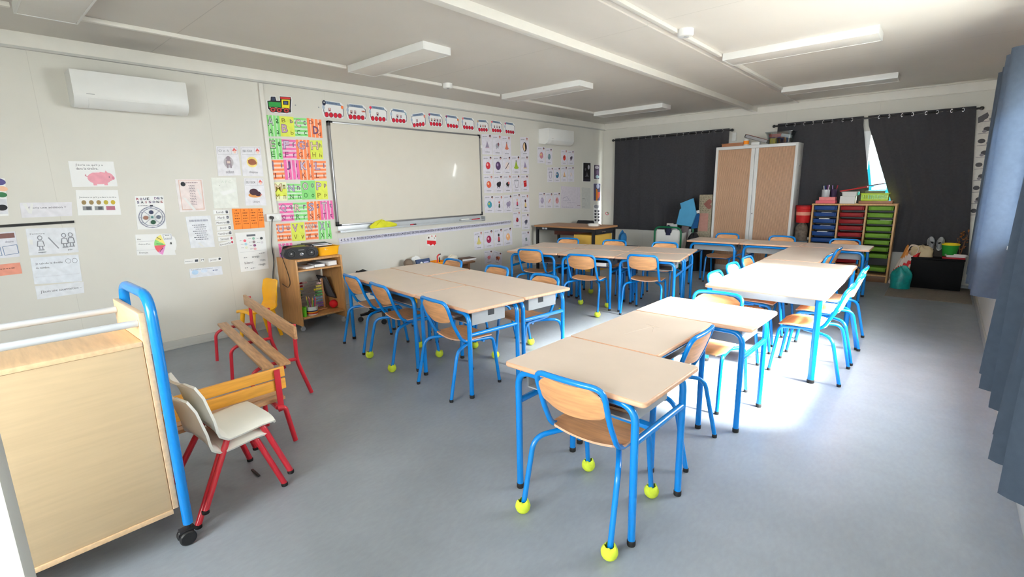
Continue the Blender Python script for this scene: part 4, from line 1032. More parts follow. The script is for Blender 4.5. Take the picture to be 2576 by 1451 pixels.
# between the cabinet and the tray unit
t = thing('tub', 'red plastic tub squeezed between the roller cabinet and the tray unit', 'tub', (3.655, 8.50, .80))
MB().lathe([(0, 0), (.09, 0), (.10, .20), (.105, .205), (.105, .235), (.10, .235), (.09, .215), (0, .21)], ink((190, 32, 34)), seg=24).build('tub', t); MB().lathe([(.1085, .236), (.108, .256), (0, .262)], ink((150, 20, 26)), seg=24).build('lid', t)
MB().lathe([(.0975, .11), (.1005, .16)], ink((220, 150, 130)), seg=24).build('label_band', t)
t = thing('crate_stack', 'dark storage box under the patterned cushion beside the cabinet', 'box', (3.655, 8.52, 0)); MB().box(-.105, .105, -.12, .12, 0, .50, mat('slate_blue_box', (70, 88, 104), .6), .006).build('box', t); MB().box(-.108, .108, -.124, .124, .5005, .53, mat('slate_blue_box', (70, 88, 104), .6), .006).build('lid', t)
cloth_blob('cushion', 'brown patterned cushion standing under the red tub beside the cabinet', (3.655, 8.49, .5308), .095, .10, .268, (104, 92, 82), 21, 'cushion', mat('patterned_fabric', (104, 92, 82), .9, var=.4, scale=30), 18, .12)

# ------------------------------------------------------------------ right back corner clutter
tag(MB().box(-.40, .40, -.42, .62, 0, .008, mat('brown_grey_mat', (118, 110, 102), .95, var=.12, scale=60, bump=.5, bscale=300), .003).build('floor_mat', loc=(5.215, 7.88, .0005)), 'brown grey doormat on the floor in the far corner', 'mat')
t = thing('chest', 'low black chest in the far corner with shoes and a bucket on it', 'chest', (5.245, 8.44, .009)); M_CH = mat('chest_black', (9, 9, 11), .65, spec=.15)
MB().box(-.245, .275, -.21, .2, 0, .375, M_CH, .008).build('body', t); MB().box(-.25, .28, -.215, .205, .3755, .40, M_CH, .006).build('lid', t)
ZC = .4095
cloth_blob('teal_bag', 'crumpled teal plastic bag on the mat beside the tray unit', (4.925, 8.08, .0095), .115, .11, .265, (16, 142, 140), 31, 'bag', mat('teal_film', (16, 142, 140), .35, var=.2, scale=20, bump=.7, bscale=40), 28, .22, .42)
t = thing('shopping_bag', 'crumpled white shopping bag with red stripes behind the teal bag', 'bag', (4.875, 8.31, .009)); t.rotation_euler = (0, .26, 0)
rnd = random.Random(77); mb = MB(); nu, nv = 40, 16; vs_ = []
for j in range(nv+1):
    v = j/nv
    for i in range(nu):
        a = 2*PI*i/nu; k = (1-.12*v)*(1+.05*math.sin(4*a+5*v)+.05*math.sin(7*a-4*v)); se = lambda q: math.copysign(abs(q)**.55, q)
        vs_.append((.095*k*se(math.cos(a)), .085*k*se(math.sin(a)), .005+.50*v+(.05*math.sin(2*a+1)+.03*math.sin(5*a))*v*v))
mw_, mr_, mo_ = mat('bag_white', (226, 208, 196), .5, bump=.5, bscale=30), ink((196, 30, 34)), ink((206, 130, 60))
for j in range(nv):
    for i in range(nu):
        q = vs_[j*nu+i]; st = (q[0]*1.0-q[2]*.55)
        m = mr_ if -.20 < st < -.13 or -.02 < st < .015 else (mo_ if st < -.27 else mw_)
        mb.add([vs_[j*nu+i], vs_[j*nu+(i+1) % nu], vs_[(j+1)*nu+(i+1) % nu], vs_[(j+1)*nu+i]], [[0, 1, 2, 3]], m)
mb.add(vs_[:nu], [list(range(nu))], mw_)
mb.build('bag', t)
for s in (-1, 1): MB().tube(fillet([(-.05, s*.07, .47), (-.05, s*.06, .56), (.05, s*.06, .56), (.05, s*.07, .47)], .04, 5), .006, mw_, 8).build('handle', t)
cloth_blob('beige_bag', 'beige cloth bag lying over the left end of the black chest', (5.10, 8.345, ZC), .125, .075, .135, (206, 186, 150), 33, 'bag', None, 24, .35, .7)
def shoe(x, y, z, rz, label):
    t = thing('sneaker', label, 'shoe', (x, y, z), rz, 'pair of grey sneakers'); t.rotation_euler = (.62, 0, rz); M = mat('shoe_grey', (158, 162, 168), .7, bump=.3)
    def f(u, v):
        a = 2*PI*u; q = math.cos(a); w = .036+.006*q-.004*q*q
        h = .052-.022*max(0, q)+.034*max(0, -q); k = 1-.30*v**2.2
        return (w*math.sin(a)*k, .115*q*(1-.10*v)-.006*v, .018+h*v)
    MB().patch(f, 28, 7, .005, M).build('upper', t)
    mb = MB(); mb.prism([((.040+.006*math.cos(a))*math.sin(a), .121*math.cos(a)) for a in [2*PI*k/24 for k in range(24)]], M_WHITE, 'xy', 0, .02); mb.build('sole', t)
    MB().patch(lambda u, v: ((u-.5)*.046*(1-.3*v), .0+.095*v, .056-.014*v+.006*math.sin(PI*u)), 6, 6, .006, M_LGREY).build('tongue', t)
    mb = MB(); mb.prism([(.024*math.sin(a), -.055+.045*math.cos(a)) for a in [2*PI*k/18 for k in range(18)]], M_BLACK, 'xy', .050, .054); mb.build('opening_shade', t)  # black patch paints the shade inside the shoe
shoe(5.170, 8.50, ZC+.150, .12, 'left grey sneaker of the pair behind the beige bag'); shoe(5.262, 8.49, ZC+.150, -.08, 'right grey sneaker of the pair, beside the green bucket')
t = thing('shoe_box', 'dark shoe box under the pair of grey sneakers', 'box', (5.205, 8.52, ZC+.0005)); MB().box(-.10, .10, -.10, .10, 0, .142, mat('dark_card', (52, 48, 44), .8), .003).build('box', t)
t = thing('bucket', 'green toy bucket with a yellow rim on the black chest', 'bucket', (5.365, 8.42, ZC+.001)); MB().lathe([(0, 0), (.062, 0), (.066, .01), (.088, .16), (.084, .16), (.06, .01), (0, .008)], ink((36, 138, 48)), seg=24).build('pail', t)
MB().lathe([(.087, .158), (.094, .16), (.095, .172), (.088, .178), (.084, .172), (.084, .16)], ink((232, 206, 40)), seg=24).build('rim', t)
t = thing('dried_plant', 'dried brown plant standing behind the green bucket', 'plant', (5.47, 8.50, ZC)); rnd = random.Random(9); mb = MB()
for k in range(5):
    a = rnd.uniform(0, 6.28); mb.tube([(0, 0, .0), (.02*math.cos(a), .02*math.sin(a), .12), (.05*math.cos(a), .03*math.sin(a), .24+.02*k)], [.004, .003, .0015], wood('stalk', (120, 76, 40)), 6)
mb.build('stems', t); mb = MB()
for k in range(34):
    a = rnd.uniform(0, 6.28); z = rnd.uniform(.08, .32); c = V((.05*math.cos(a)*rnd.random(), .04*math.sin(a)*rnd.random(), z)); q = V((rnd.uniform(-1, 1), rnd.uniform(-1, 1), rnd.uniform(.2, 1))).normalized()*.045; s_ = q.cross(V((0, 0, 1))).normalized()*.012
    mb.add([c, c+q*.5+s_, c+q, c+q*.5-s_], [[0, 1, 2, 3]], ink((140, 88, 44)), False)
o = mb.build('leaves', t)
t = thing('dish', 'shallow white dish at the front edge of the black chest', 'dish', (5.43, 8.31, ZC+.021)); tray_box(t, .20, .12, .028, M_WHITE, name='dish')
tag(MB().box(-.12, .10, -.09, .09, 0, .018, ink((158, 24, 36)), .003).build('red_folder', loc=(5.42, 8.32, ZC+.001)), 'red folder under the white dish on the black chest', 'folder')

# ------------------------------------------------------------------ teacher desk corner
t = thing('teacher_desk', 'teacher desk with wood top, black metal frame and yellow drawer fronts', 'desk', (.735, 6.70, 0), -.045)
M_TD = wood('desk_top_wood', (170, 124, 84)); L, D, ZD = .61, .325, .785
mb = MB(); mb.prism(rrect(-L, L, -D, D, .02), M_TD, 'xy', ZD-.026, ZD); mb.build('top', t)
for sx in (-1, 1):
    for sy in (-1, 1): MB().box(sx*(L-.05)-.02, sx*(L-.05)+.02, sy*(D-.04)-.02, sy*(D-.04)+.02, 0, ZD-.027, M_BLACK, .004).build('leg', t)
mb = MB()
for y in (-D+.04, D-.04): mb.box(-L+.07, L-.07, y-.012, y+.012, ZD-.075, ZD-.027, M_BLACK)
for x in (-L+.05, L-.05): mb.box(x-.012, x+.012, -D+.06, D-.06, ZD-.075, ZD-.027, M_BLACK)
mb.build('rail', t)
MB().box(-L+.10, L-.08, .10, .115, .60, ZD-.03, wood('dark_red_wood', (96, 52, 44)), .002).build('modesty_panel', t)
M_YD = mat('ochre_panel', (206, 166, 72), .5, var=.06)
mb = MB(); mb.box(.20, L-.075, -D+.03, D-.08, .10, .665, M_YD, .004); mb.build('drawer_unit', t, label='ochre yellow drawer unit')
MB().box(L-.074, L-.062, -D+.06, D-.08, .10, .655, M_YD, .003).build('side_panel', t, label='ochre yellow side')
g = MB().box(L-.09, L-.028, -D+.07, D-.09, .672, .745, M_DARK, .004).build('drawer', t, label='black pencil drawer')
MB().box(L-.027, L-.018, -.10, .0, .70, .715, M_CHROME, .004).build('handle', g)
for x in (-.42, -.36): MB().box(x-.022, x+.022, -D+.018, -D+.026, .722, .748, M_LGREY, .003).build('label_holder', t, label='small grey plate under the top')
t = thing('tray', 'white plastic tray at the end of the teacher desk top', 'tray', (1.12, 6.66, ZD+.001), .2); tray_box(t, .17, .12, .035, M_WHITE)
cloth_blob('blue_jacket', 'blue jacket bunched beside the window end of the teacher desk', (1.42, 7.05, .45), .06, .09, .22, (10, 92, 146), 41, 'clothing', None, 18, .25)
t = thing('storage_box', 'dark blue box standing under the blue jacket by the teacher desk', 'box', (1.46, 7.05, 0)); MB().box(-.13, .16, -.16, .16, 0, .449, mat('navy_box', (34, 50, 76), .6), .008).build('box', t)
cloth_blob('navy_bag', 'navy bag lying under the teacher desk', (.62, 6.62, .0005), .14, .16, .40, (34, 44, 70), 42, 'bag', None, 20, .2)
# green framed book trolley
t = thing('bin_trolley', 'green tube trolley holding white book bins near the back curtains', 'trolley', (1.78, 7.92, 0))
M_GRN = mat('green_enamel', (8, 104, 66), .3)
for y in (0, .52):
    MB().tube(fillet([(-.225, y, .03), (-.225, y, .70), (.235, y, .70), (.235, y, .03)], .10, 8), .0155, M_GRN, 12).build('tube_frame', t)
for y in (.02, .50):
    for x in (-.225, .235): MB().lathe([(.006, -.009), (.02, -.009), (.024, -.004), (.024, .004), (.02, .009), (.006, .009)], M_BLACK, (x, y, .0245), 14, axis='x').build('wheel', t)
pts = [(-.20, .12), (.21, .12), (.21, .655), (.075, .655)]+[(.005+.07*math.cos(a), .655-.075*math.sin(a)) for a in [PI*k/10 for k in range(1, 10)]]+[(-.065, .655), (-.20, .655)]
MB().prism(pts, M_WHITE, 'xz', .02, .034).build('bin_front', t, label='white bin front with a round grip notch')
mb = MB(); mb.box(-.20, .21, .49, .503, .12, .64, M_WHITE); mb.box(-.20, -.188, .035, .489, .12, .60, M_WHITE); mb.box(.198, .21, .035, .489, .12, .60, M_WHITE); mb.box(-.188, .198, .035, .489, .12, .132, M_WHITE); mb.build('bin', t)
t = thing('foam_board', 'light blue angled foam board standing in the green trolley', 'board', (1.97, 8.20, .70))
MB().prism([(-.16, .03), (-.11, .28), (-.085, .305), (-.11, .385), (.105, .47), (.17, .22), (.10, .0)], mat('sky_blue_foam', (74, 152, 196), .8), 'xz', 0, .035).build('board', t)
t = thing('folder', 'dark blue folder leaning behind the light blue foam board', 'folder', (2.07, 8.275, .655)); MB().prism([(-.03, 0), (.08, .02), (.10, .26), (.04, .25)], ink((24, 84, 140)), 'xz', 0, .02).build('cover', t)
MB().prism([(.03, .255), (.10, .275), (.092, .32), (.022, .30)], M_PAPER, 'xz', 0, .012).build('tag', t, label='white tag')
for k, (x, c, a) in enumerate(((1.70, (60, 66, 74), .05), (1.85, (190, 190, 196), -.1), (1.90, (100, 92, 96), .12), (1.66, (210, 205, 200), .0))):
    t = thing('book', ('dark grey', 'silver', 'brown grey', 'cream')[k]+' book standing in the green trolley bin', 'book', (x, 8.06+.08*k, .146)); t.rotation_euler = (0, a, 0)
    MB().box(-.06, .06, -.012, .012, .0, .56+.03*(k % 2), ink(c), .003).build('cover', t)
cloth_blob('navy_cloth', 'navy cloth hanging through the grip notch of the green trolley', (1.785, 7.945, .565), .05, .03, .16, (22, 26, 58), 52, 'cloth', None, 16, .2)
# heart patterned roll beside the cabinet, black bags under the back row
t = thing('heart_box', 'tall heart and check patterned carton beside the roller cabinet', 'box', (2.24, 8.42, 0))
MC = mat('check_card', (150, 140, 120), .7, var=.25, scale=60)
MB().box(-.105, .105, -.09, .11, 0, 1.225, MC, .004).build('carton', t)
mb = MB(); mb.box(-.09, .06, -.0925, -.0905, .62, .92, ink((176, 130, 120))); mb.build('print_panel', t, label='pinkish printed panel')
mb = MB(); hp = [(math.sin(a)**3*.062, (13*math.cos(a)-5*math.cos(2*a)-2*math.cos(3*a)-math.cos(4*a))*.0048) for a in [2*PI*k/28 for k in range(28)]]
mb.prism([(.045+y, 1.07-x*1.3) for x, y in hp], ink((132, 84, 76)), 'xz', -.0925, -.0905); mb.build('heart', t, label='dark pink heart')
mb = MB()
for i in range(4):
    for j in range(7): mb.box(-.095+.045*i+.012*(j % 2), -.073+.045*i+.012*(j % 2), -.0915, -.0903, .955+.037*j, .972+.037*j, ink((128, 120, 100)))
mb.build('checks', t)
cloth_blob('black_bag', 'black bag standing on the floor left of the roller cabinet', (2.20, 7.98, .0005), .13, .13, .60, (22, 22, 26), 61, 'bag', None, 20, .12)
cloth_blob('black_bag', 'second black bag slumped behind the back row of desks near the cabinet corner', (2.42, 8.07, .0005), .13, .12, .40, (26, 26, 30), 62, 'bag', None, 20, .15)
# ------------------------------------------------------------------ letter cards beside the whiteboard
GRN, YLW, ORG, PNK = (138, 216, 128), (220, 228, 92), (246, 136, 84), (234, 112, 172)
TINT = lambda c: ink(tuple(int(v*.30+238*.70) for v in c))
LET = {
 'A': (GRN, 'v', ((668, 288.7), (701.6, 291), (706, 343), (673, 343))), 'B': (YLW, '', ((702, 292), (737.5, 294), (742.5, 344), (706.5, 343))),
 'C': (GRN, 'h', ((738, 295), (770, 297), (775, 345), (742.5, 344))), 'D': (ORG, 'v', ((771, 297), (807.6, 301), (810.7, 347), (775.5, 345))),
 'E': (GRN, 'v', ((674, 347.6), (706.5, 349), (711, 400), (679, 400))), 'F': (PNK, 'h', ((707.8, 349.5), (743, 351), (746, 400), (712.7, 400))),
 'G': (ORG, 'v', ((743.7, 351), (777, 352), (781.6, 401), (747, 400))), 'H': (YLW, '', ((778, 353), (809.5, 353), (813, 400), (782, 400))),
 'I': (ORG, 'h', ((680, 402), (712, 402), (717, 452), (685, 453.7))), 'J': (PNK, 'v', ((712.7, 402), (750, 403), (755, 451), (717.7, 452))),
 'K': (ORG, 'v', ((750.6, 403), (786.5, 403), (789.6, 452), (755.5, 452))), 'L': (ORG, 'h', ((788, 404), (819, 404), (820.7, 451), (790, 452))),
 'M': (YLW, '', ((686.7, 458.6), (719, 457.4), (723, 504.5), (689.8, 505.7))), 'N': (GRN, 'h', ((720.8, 461), (755, 462), (760, 503), (724.5, 504.5))),
 'O': (GRN, '', ((755.5, 455), (791, 454), (794, 501), (760.5, 502))), 'P': (YLW, '', ((791.5, 455), (822, 455.5), (825, 501), (794.6, 502))),
 'Q': (PNK, 'h', ((700, 510.7), (735.7, 509.5), (740.6, 556.6), (706.5, 558.5))), 'R': (GRN, 'h', ((736, 509.5), (770.4, 508), (774, 555), (741, 556.6))),
 'S': (ORG, 'v', ((771, 507.6), (804, 505.7), (807.6, 553), (774.7, 555))), 'T': (PNK, 'v', ((804.5, 505.7), (835.5, 504), (840, 551), (808, 553))),
 'U': (ORG, 'h', ((693.5, 562.8), (729, 561), (733.8, 606.8), (698.5, 609))), 'V': (YLW, '', ((731, 561), (764, 558.5), (768, 605), (735, 606.8))),
 'W': (ORG, 'h', ((766, 558.5), (797.7, 557), (801, 602.5), (770, 605))), 'X': (GRN, 'v', ((800, 556), (830, 555.4), (835, 600), (802.7, 602.5))),
 'Y': (PNK, 'v', ((699.7, 613), (734.4, 610.5), (739, 652), (705, 654)))}
CN = {GRN: 'green', YLW: 'yellow', ORG: 'orange', PNK: 'pink'}
SN = {'v': 'upright striped', 'h': 'cross striped', '': 'plain'}
fillc = [(206, 190, 214), (204, 168, 196), (232, 206, 178), (182, 172, 206), (214, 200, 196)]
dk = {GRN: (36, 96, 40), YLW: (120, 104, 30), ORG: (140, 60, 44), PNK: (120, 36, 100)}
for i, (ch, (c, st, q)) in enumerate(LET.items()):
    pr = []
    if st == 'v':
        for k in range(4): pr.append(('r', c, .0+.27*k, 0, .19+.27*k if k < 3 else 1, 1))
    elif st == 'h':
        for k in range(5): pr.append(('r', c, 0, .02+.205*k, 1, .13+.205*k))
    else: pr.append(('r', c, 0, 0, 1, 1) if ch != 'M' else ('r', c, 0, .35, 1, .75))
    big = dk[c] if ch in 'AEJDM' else (128, 104, 132); fc = fillc[i % 5] if ch not in 'JD' else (104, 84, 130)
    low = ch in 'BD'
    u0, u1 = (.08, .52) if ch not in 'MWHGD' else (.06, .66)
    if ch == 'D': u0, u1 = .36, .76
    v0, v1 = (.38, .82) if low else (.07, .50)
    if ch == 'I': u0, u1 = .10, .20
    pr += [('t', big, ch, u0, v0, u1, v1, .04), ('t', fc, ch, u0+.04, v0+.03, u1-.04, v1-.03, 0.0)]
    sm = ch.lower()
    pr += [('t', big, sm, .72, .14 if not low else .12, .92, .38 if not low else .32, .02)]
    pr += [('t', dk[c], ch, .14, .64 if not low else .10, .40, .90 if not low else .30), ('t', dk[c], sm, .70, .70, .90, .90)]
    sheet('letter_card', wq(*q), pr, '%s %s letter card showing the letter %s' % (SN[st], CN[c], ch), 'letter card', 'hand coloured letter cards', paper=TINT(c))
# ------------------------------------------------------------------ train of counting cards over the whiteboard
BL_, WH, RD = (118, 136, 160), (236, 234, 230), (190, 22, 48)
INKD = (70, 76, 90)
WAG = [((808, 251), (865, 259), (866, 299), (810, 294.5)), ((869, 259), (921, 265), (922.6, 303.5), (871, 299.8)), ((925.6, 263.5), (974, 270), (975, 307.4), (927.7, 303.8)),
       ((979.6, 270.8), (1023, 277), (1024.6, 311), (980.7, 308)), ((1030, 287.5), (1069.9, 281), (1072, 317.5), (1035, 321.5)), ((1074.6, 282), (1112.8, 287), (1113.9, 319.5), (1076.7, 316.5)),
       ((1118, 287), (1154, 292.5), (1155.8, 324.3), (1120, 320.5)), ((1159.5, 292.5), (1193, 297), (1194, 328), (1161, 324.3)), ((1197.7, 300), (1227.6, 301.4), (1229.7, 332.3), (1199.8, 331.3)),
       ((1233, 301), (1262.7, 306), (1264, 334.4), (1234, 332.4)), ((1267, 305.6), (1294.7, 309), (1296, 338.4), (1268.5, 335.4))]
ORD = ['first', 'second', 'third', 'fourth', 'fifth', 'sixth', 'seventh', 'eighth', 'ninth', 'tenth', 'eleventh']
PICS = [[(.33, (150, 90, 96))], [(.24, (110, 70, 80)), (.42, (140, 104, 120))], [(.45, (90, 60, 80))], [(.42, (80, 40, 60)), (.62, (150, 130, 150))], [(.40, (120, 100, 120))],
        [(.24, (120, 110, 100)), (.43, (90, 50, 60)), (.62, (90, 70, 100)), (.80, (140, 140, 140))], [], [(.30, (100, 60, 76))], [(.30, (90, 80, 90)), (.50, (200, 130, 110)), (.68, (120, 70, 80))],
        [(.30, (60, 50, 60)), (.52, (150, 130, 140)), (.72, (60, 56, 60))], []]
CORN = [((236, 120, 64), (30, 34, 60)), (None, (140, 146, 152)), (None, (206, 40, 70)), ((150, 180, 190), None), ((214, 130, 120), None), (None, (150, 50, 90)), ((200, 110, 60), (120, 40, 90)), (None, (220, 120, 120)), (None, (196, 160, 120)), (None, (230, 100, 110)), (None, (200, 80, 120))]
WOUT = [(.06, .10), (.16, .0), (.84, .0), (.97, .14), (1, .75), (.93, 1), (.10, 1), (.02, .78), (.0, .32)]
for i, q in enumerate(WAG):
    pr = [('l', INKD, [(.10, .30), (.12, .16), (.82, .16), (.95, .30), (.965, .72), (.92, .90)], .008), ('l', INKD, [(.08, .40), (.085, .66), (.14, .86)], .008),
          ('p', BL_, [(.16, .04), (.80, .05), (.86, .22), (.18, .20)]), ('w', (86, 100, 126), .24, .09, .70, .16),
          ('e', (168, 182, 200), .075, .42, .055, .13)]
    for k in range(4):
        u = .20+.195*k; pr += [('e', (96, 24, 44), u, .83, .095, .155), ('e', RD, u, .83, .078, .13)]
    for u, c in PICS[i]: pr += [('r', c, u-.045, .42, u+.05, .62), ('e', (222, 190, 176), u, .48, .028, .05)]
    a, b = CORN[i]
    if a: pr.append(('e', a, .90, .30, .055, .11))
    if b: pr.append(('e', b, .10, .16, .075 if i == 0 else .06, .16 if i == 0 else .09))
    if i == 0: pr.append(('e', WH, .10, .13, .025, .04))
    if i == 1: pr += [('w', (170, 80, 60), .74, .38, .92, .46), ('w', (170, 80, 60), .76, .44, .92, .48)]
    lab = ORD[i]+' wagon card counted from the locomotive picture, '+('empty inside' if not PICS[i] else '%d small picture%s inside' % (len(PICS[i]), '' if len(PICS[i]) == 1 else 's'))
    sheet('wagon_card', wq(*q), pr, lab, 'poster', 'train wagon cards over the whiteboard', outline=WOUT)
LOCO = wq((670, 238), (735, 243), (734.5, 287), (670, 283))
lo = [(.0, .30), (.12, .28), (.13, .06), (.36, .04), (.40, .26), (.48, .26), (.47, .0), (.96, .0), (1, .20), (.97, .70), (1, .95), (.70, 1), (.20, .98), (.04, .80)]
sheet('locomotive_picture', LOCO, [('p', (28, 22, 28), [(.03, .34), (.15, .31), (.16, .09), (.33, .08), (.37, .30), (.52, .29), (.50, .04), (.93, .03), (.96, .18), (.94, .68), (.96, .90), (.70, .96), (.22, .93), (.06, .78)]),
      ('p', (44, 56, 84), [(.19, .13), (.31, .12), (.33, .30), (.19, .31)]), ('p', (40, 140, 64), [(.07, .39), (.54, .37), (.55, .66), (.09, .66)]), ('p', (206, 52, 52), [(.52, .07), (.91, .07), (.92, .17), (.53, .17)]),
      ('p', (236, 220, 40), [(.57, .21), (.90, .20), (.89, .67), (.59, .67)]), ('r', (28, 22, 28), .63, .27, .84, .50), ('r', (60, 80, 120), .67, .32, .80, .46), ('p', (210, 160, 120), [(.10, .68), (.90, .69), (.90, .74), (.12, .73)])]
      + [w_ for u in (.24, .48, .76) for w_ in (('e', (28, 22, 28), u, .82, .125, .15), ('e', (186, 60, 60), u, .82, .10, .12), ('e', (40, 16, 20), u, .82, .045, .055))],
      'toy locomotive picture in green, yellow and red above the letter cards', 'poster', outline=lo)
for k, (px, py, nm) in enumerate(((743, 264.5, 'beside the locomotive picture'), (801.5, 270, 'before the first wagon card'))):
    tag(MB().lathe([(.007, 0), (.007, .004), (0, .005)], M_GREY, axis='x', seg=10).build('wall_plug', loc=wl(px, py, .0005)), 'small grey plug in the wall '+nm, 'wall plug')

# ------------------------------------------------------------------ sound cards
def pic(kind, c, c2=None, u=.5, v=.52, s=1.0):
    c2 = c2 or (236, 220, 200)
    a, b = .24*s, .20*s
    return {'round': [('e', c, u, v, a, b), ('e', c2, u-.06, v-.05, a*.35, b*.35)],
            'tri': [('p', c, [(u, v-b*1.2), (u+a, v+b), (u-a, v+b)]), ('r', c2, u-a, v+b*.8, u+a, v+b*1.05)],
            'stick': [('e', (232, 214, 210), u, v, a, b), ('l', c, [(u-a, v+b*.9), (u+a, v-b*.9)], .012)],
            'hat': [('e', c, u, v+b*.6, a*1.1, b*.4), ('p', c, [(u-.03, v-b*1.2), (u+.03, v-b*1.2), (u+a*.8, v+b*.6), (u-a*.8, v+b*.6)]), ('e', c2, u, v-b*1.2, .05, .05)],
            'moon': [('e', (24, 22, 24), u, v, a, b*1.25), ('e', c, u-.04, v, a*.6, b*1.05), ('p', (24, 22, 24), [(u, v-b), (u+a*.8, v-b*.5), (u+a*.8, v+b*.6), (u+.04, v+b*.8)])],
            'block': [('p', c, [(u-a*.8, v-b*.8), (u+a*.8, v-b), (u+a*.8, v+b*.8), (u-a*.6, v+b)]), ('l', c2, [(u-a*.3, v-b*.4), (u+a*.4, v-b*.5)], .006)],
            'cup': [('l', c, [(u-a, v-b), (u-a*.6, v+b), (u+a*.6, v+b), (u+a, v-b), (u-a, v-b)], .008), ('o', c, u, v-b, a, b*.25, .2)],
            'figure': [('e', c, u, v-b*.8, a*.42, b*.42), ('p', c2, [(u-a*.3, v-b*.3), (u+a*.3, v-b*.3), (u+a*.55, v+b), (u-a*.55, v+b)]), ('e', (90, 90, 100), u, v+b, a*.5, b*.2)],
            'animal': [('e', c, u, v, a, b*.7), ('e', c2, u+a*.6, v-b*.4, a*.5, b*.5), ('r', c, u-a*.7, v+.05, u-a*.4, v+b*1.1), ('r', c, u+a*.2, v+.05, u+a*.5, v+b*1.1)]}[kind]
def scard(q, prints, label, head=True, g='picture cards with a small child head'):
    rnd = random.Random(len(label)*7+int(q[0][0]))
    hair = rnd.choice(((60, 40, 50), (70, 50, 60), (180, 120, 110), (50, 40, 44)))
    pr = [('l', (205, 205, 214), [(.03, .20), (.97, .20)], .003), ('w', (150, 150, 162), .08, .10, .52, .14)]
    if head: pr += [('e', hair, .80, .09, .095, .065), ('e', (214, 160, 150), .80, .14, .05, .045)]
    pr += prints+[('w', (140, 140, 150), .26, .86, .74, .90)]
    sheet('picture_card', wq(*q), pr, label, 'picture card', g, paper=ink((222, 218, 228)))
def grid_quad(x0, x1, y0, y1, sl=0, dx=2): return ((x0, y0), (x1, y0+sl), (x1+dx, y1+sl), (x0+dx, y1))
SCD = [  # x0,x1,y0,y1,slope,prints,label
 (1211, 1237, 337, 388, 1, pic('tri', (150, 140, 164), (200, 170, 190), s=.8), 'picture card with a grey pointed feather, top row next to the whiteboard'),
 (1238, 1261, 339, 390, 1, pic('animal', (160, 160, 172), (140, 90, 100), s=.8), 'picture card with a grey flying animal, top row second from the whiteboard'),
 (1262, 1284, 342, 392, 1, pic('hat', (206, 120, 96), (140, 110, 110), s=.8), 'picture card with a red spinning top, top row'),
 (1308, 1329, 345, 392, 0, pic('moon', (236, 200, 160)), 'picture card with a black disc and cream crescent, top row far end'),
 (1214, 1238, 393, 438, 0, pic('round', (206, 56, 66), (240, 170, 170)), 'picture card with a red spotted ball, second row'),
 (1240, 1263, 393, 439, 0, pic('round', (86, 66, 106), (160, 140, 176), s=1.15), 'picture card with a large dark purple oval, second row'),
 (1264, 1285, 393, 439, 0, pic('stick', (70, 64, 72)), 'picture card with a dark slanting stick, second row'),
 (1286, 1308, 392, 438, 0, pic('hat', (150, 176, 54), (110, 110, 90)), 'picture card with a green gourd shape, second row'),
 (1309.5, 1329, 392, 437, 0, pic('tri', (150, 136, 170), (226, 200, 140), s=.85), 'picture card with a lilac cone, second row far end'),
 (1216, 1240.5, 441, 485, 0, pic('round', (220, 96, 70), (244, 200, 160)), 'picture card with an orange and red round creature, third row'),
 (1242, 1264, 441, 485, 0, pic('animal', (40, 38, 46), (46, 44, 52)), 'picture card with a black animal, third row'),
 (1265.5, 1286, 440, 484, 0, pic('animal', (36, 36, 42), (206, 110, 106), s=.85), 'picture card with a black and pink bird, third row'),
 (1287.5, 1308, 440, 483, 0, pic('cup', (130, 130, 140)), 'picture card with an outlined glass, third row'),
 (1309.5, 1329, 440, 482, 0, pic('block', (192, 30, 36)), 'picture card with a bright red book, third row far end'),
 (1218, 1242, 492, 535, 0, pic('round', (70, 150, 170), (190, 190, 80)), 'picture card with a blue green globe, fourth row'),
 (1243.5, 1265, 492, 535, 0, pic('figure', (180, 90, 80), (50, 70, 60), s=.8), 'picture card with a parrot, fourth row'),
 (1266.5, 1288, 491, 535, -1, pic('animal', (150, 140, 170), (160, 150, 176)), 'picture card with a grey lilac animal, fourth row'),
 (1290, 1309, 487.5, 530, -1, pic('figure', (230, 190, 150), (200, 70, 100), s=.9), 'picture card with a small doll in red, fourth row'),
 (1310.5, 1330, 489, 534, 0, pic('figure', (60, 24, 36), (226, 196, 130)), 'picture card with a dark haired child in yellow, fourth row far end'),
 (1290, 1309, 532, 573, -1, pic('round', (150, 30, 56), (200, 170, 90), s=.7), 'picture card with a dark red drop, lone card below the fourth row'),
 (1312, 1331, 538, 577, -1, pic('animal', (90, 90, 110), (70, 70, 84), s=.8), 'picture card with a grey cat, below the far end of the fourth row'),
 (1312, 1332, 582, 621, -1, pic('block', (130, 146, 146), (90, 100, 104), s=.6), 'picture card with a small grey blue shape, lowest at the far end'),
 (1192, 1214, 584, 629, -3, pic('hat', (220, 206, 130), (60, 50, 50)), 'picture card with a yellow pear on a red plate, under the number strip'),
 (1216.5, 1240, 580, 625, -3, pic('round', (164, 44, 84), (230, 180, 190), s=1.05), 'picture card with a crimson round shape, under the number strip'),
 (1242.5, 1264, 576.5, 621, -3, pic('figure', (60, 50, 56), (190, 70, 80)), 'picture card with a masked horned figure, under the number strip'),
 (1266, 1287, 574, 618, -3, pic('round', (240, 180, 130), (246, 220, 190)), 'picture card with an orange shell, under the number strip'),
 (1218, 1239, 631, 664, -2, pic('animal', (206, 120, 130), (210, 130, 140), s=.8), 'picture card with a pink sock, lowest pair beneath the number strip')]
for x0, x1, y0, y1, sl, p_, lab in SCD: scard(grid_quad(x0, x1, y0, y1, sl), p_, lab)
scard(((1241, 629), (1263, 636), (1262, 668), (1240, 660)), pic('animal', (150, 70, 56), (206, 110, 70), s=.9), 'tilted picture card with a brown boot, lowest pair beneath the number strip')
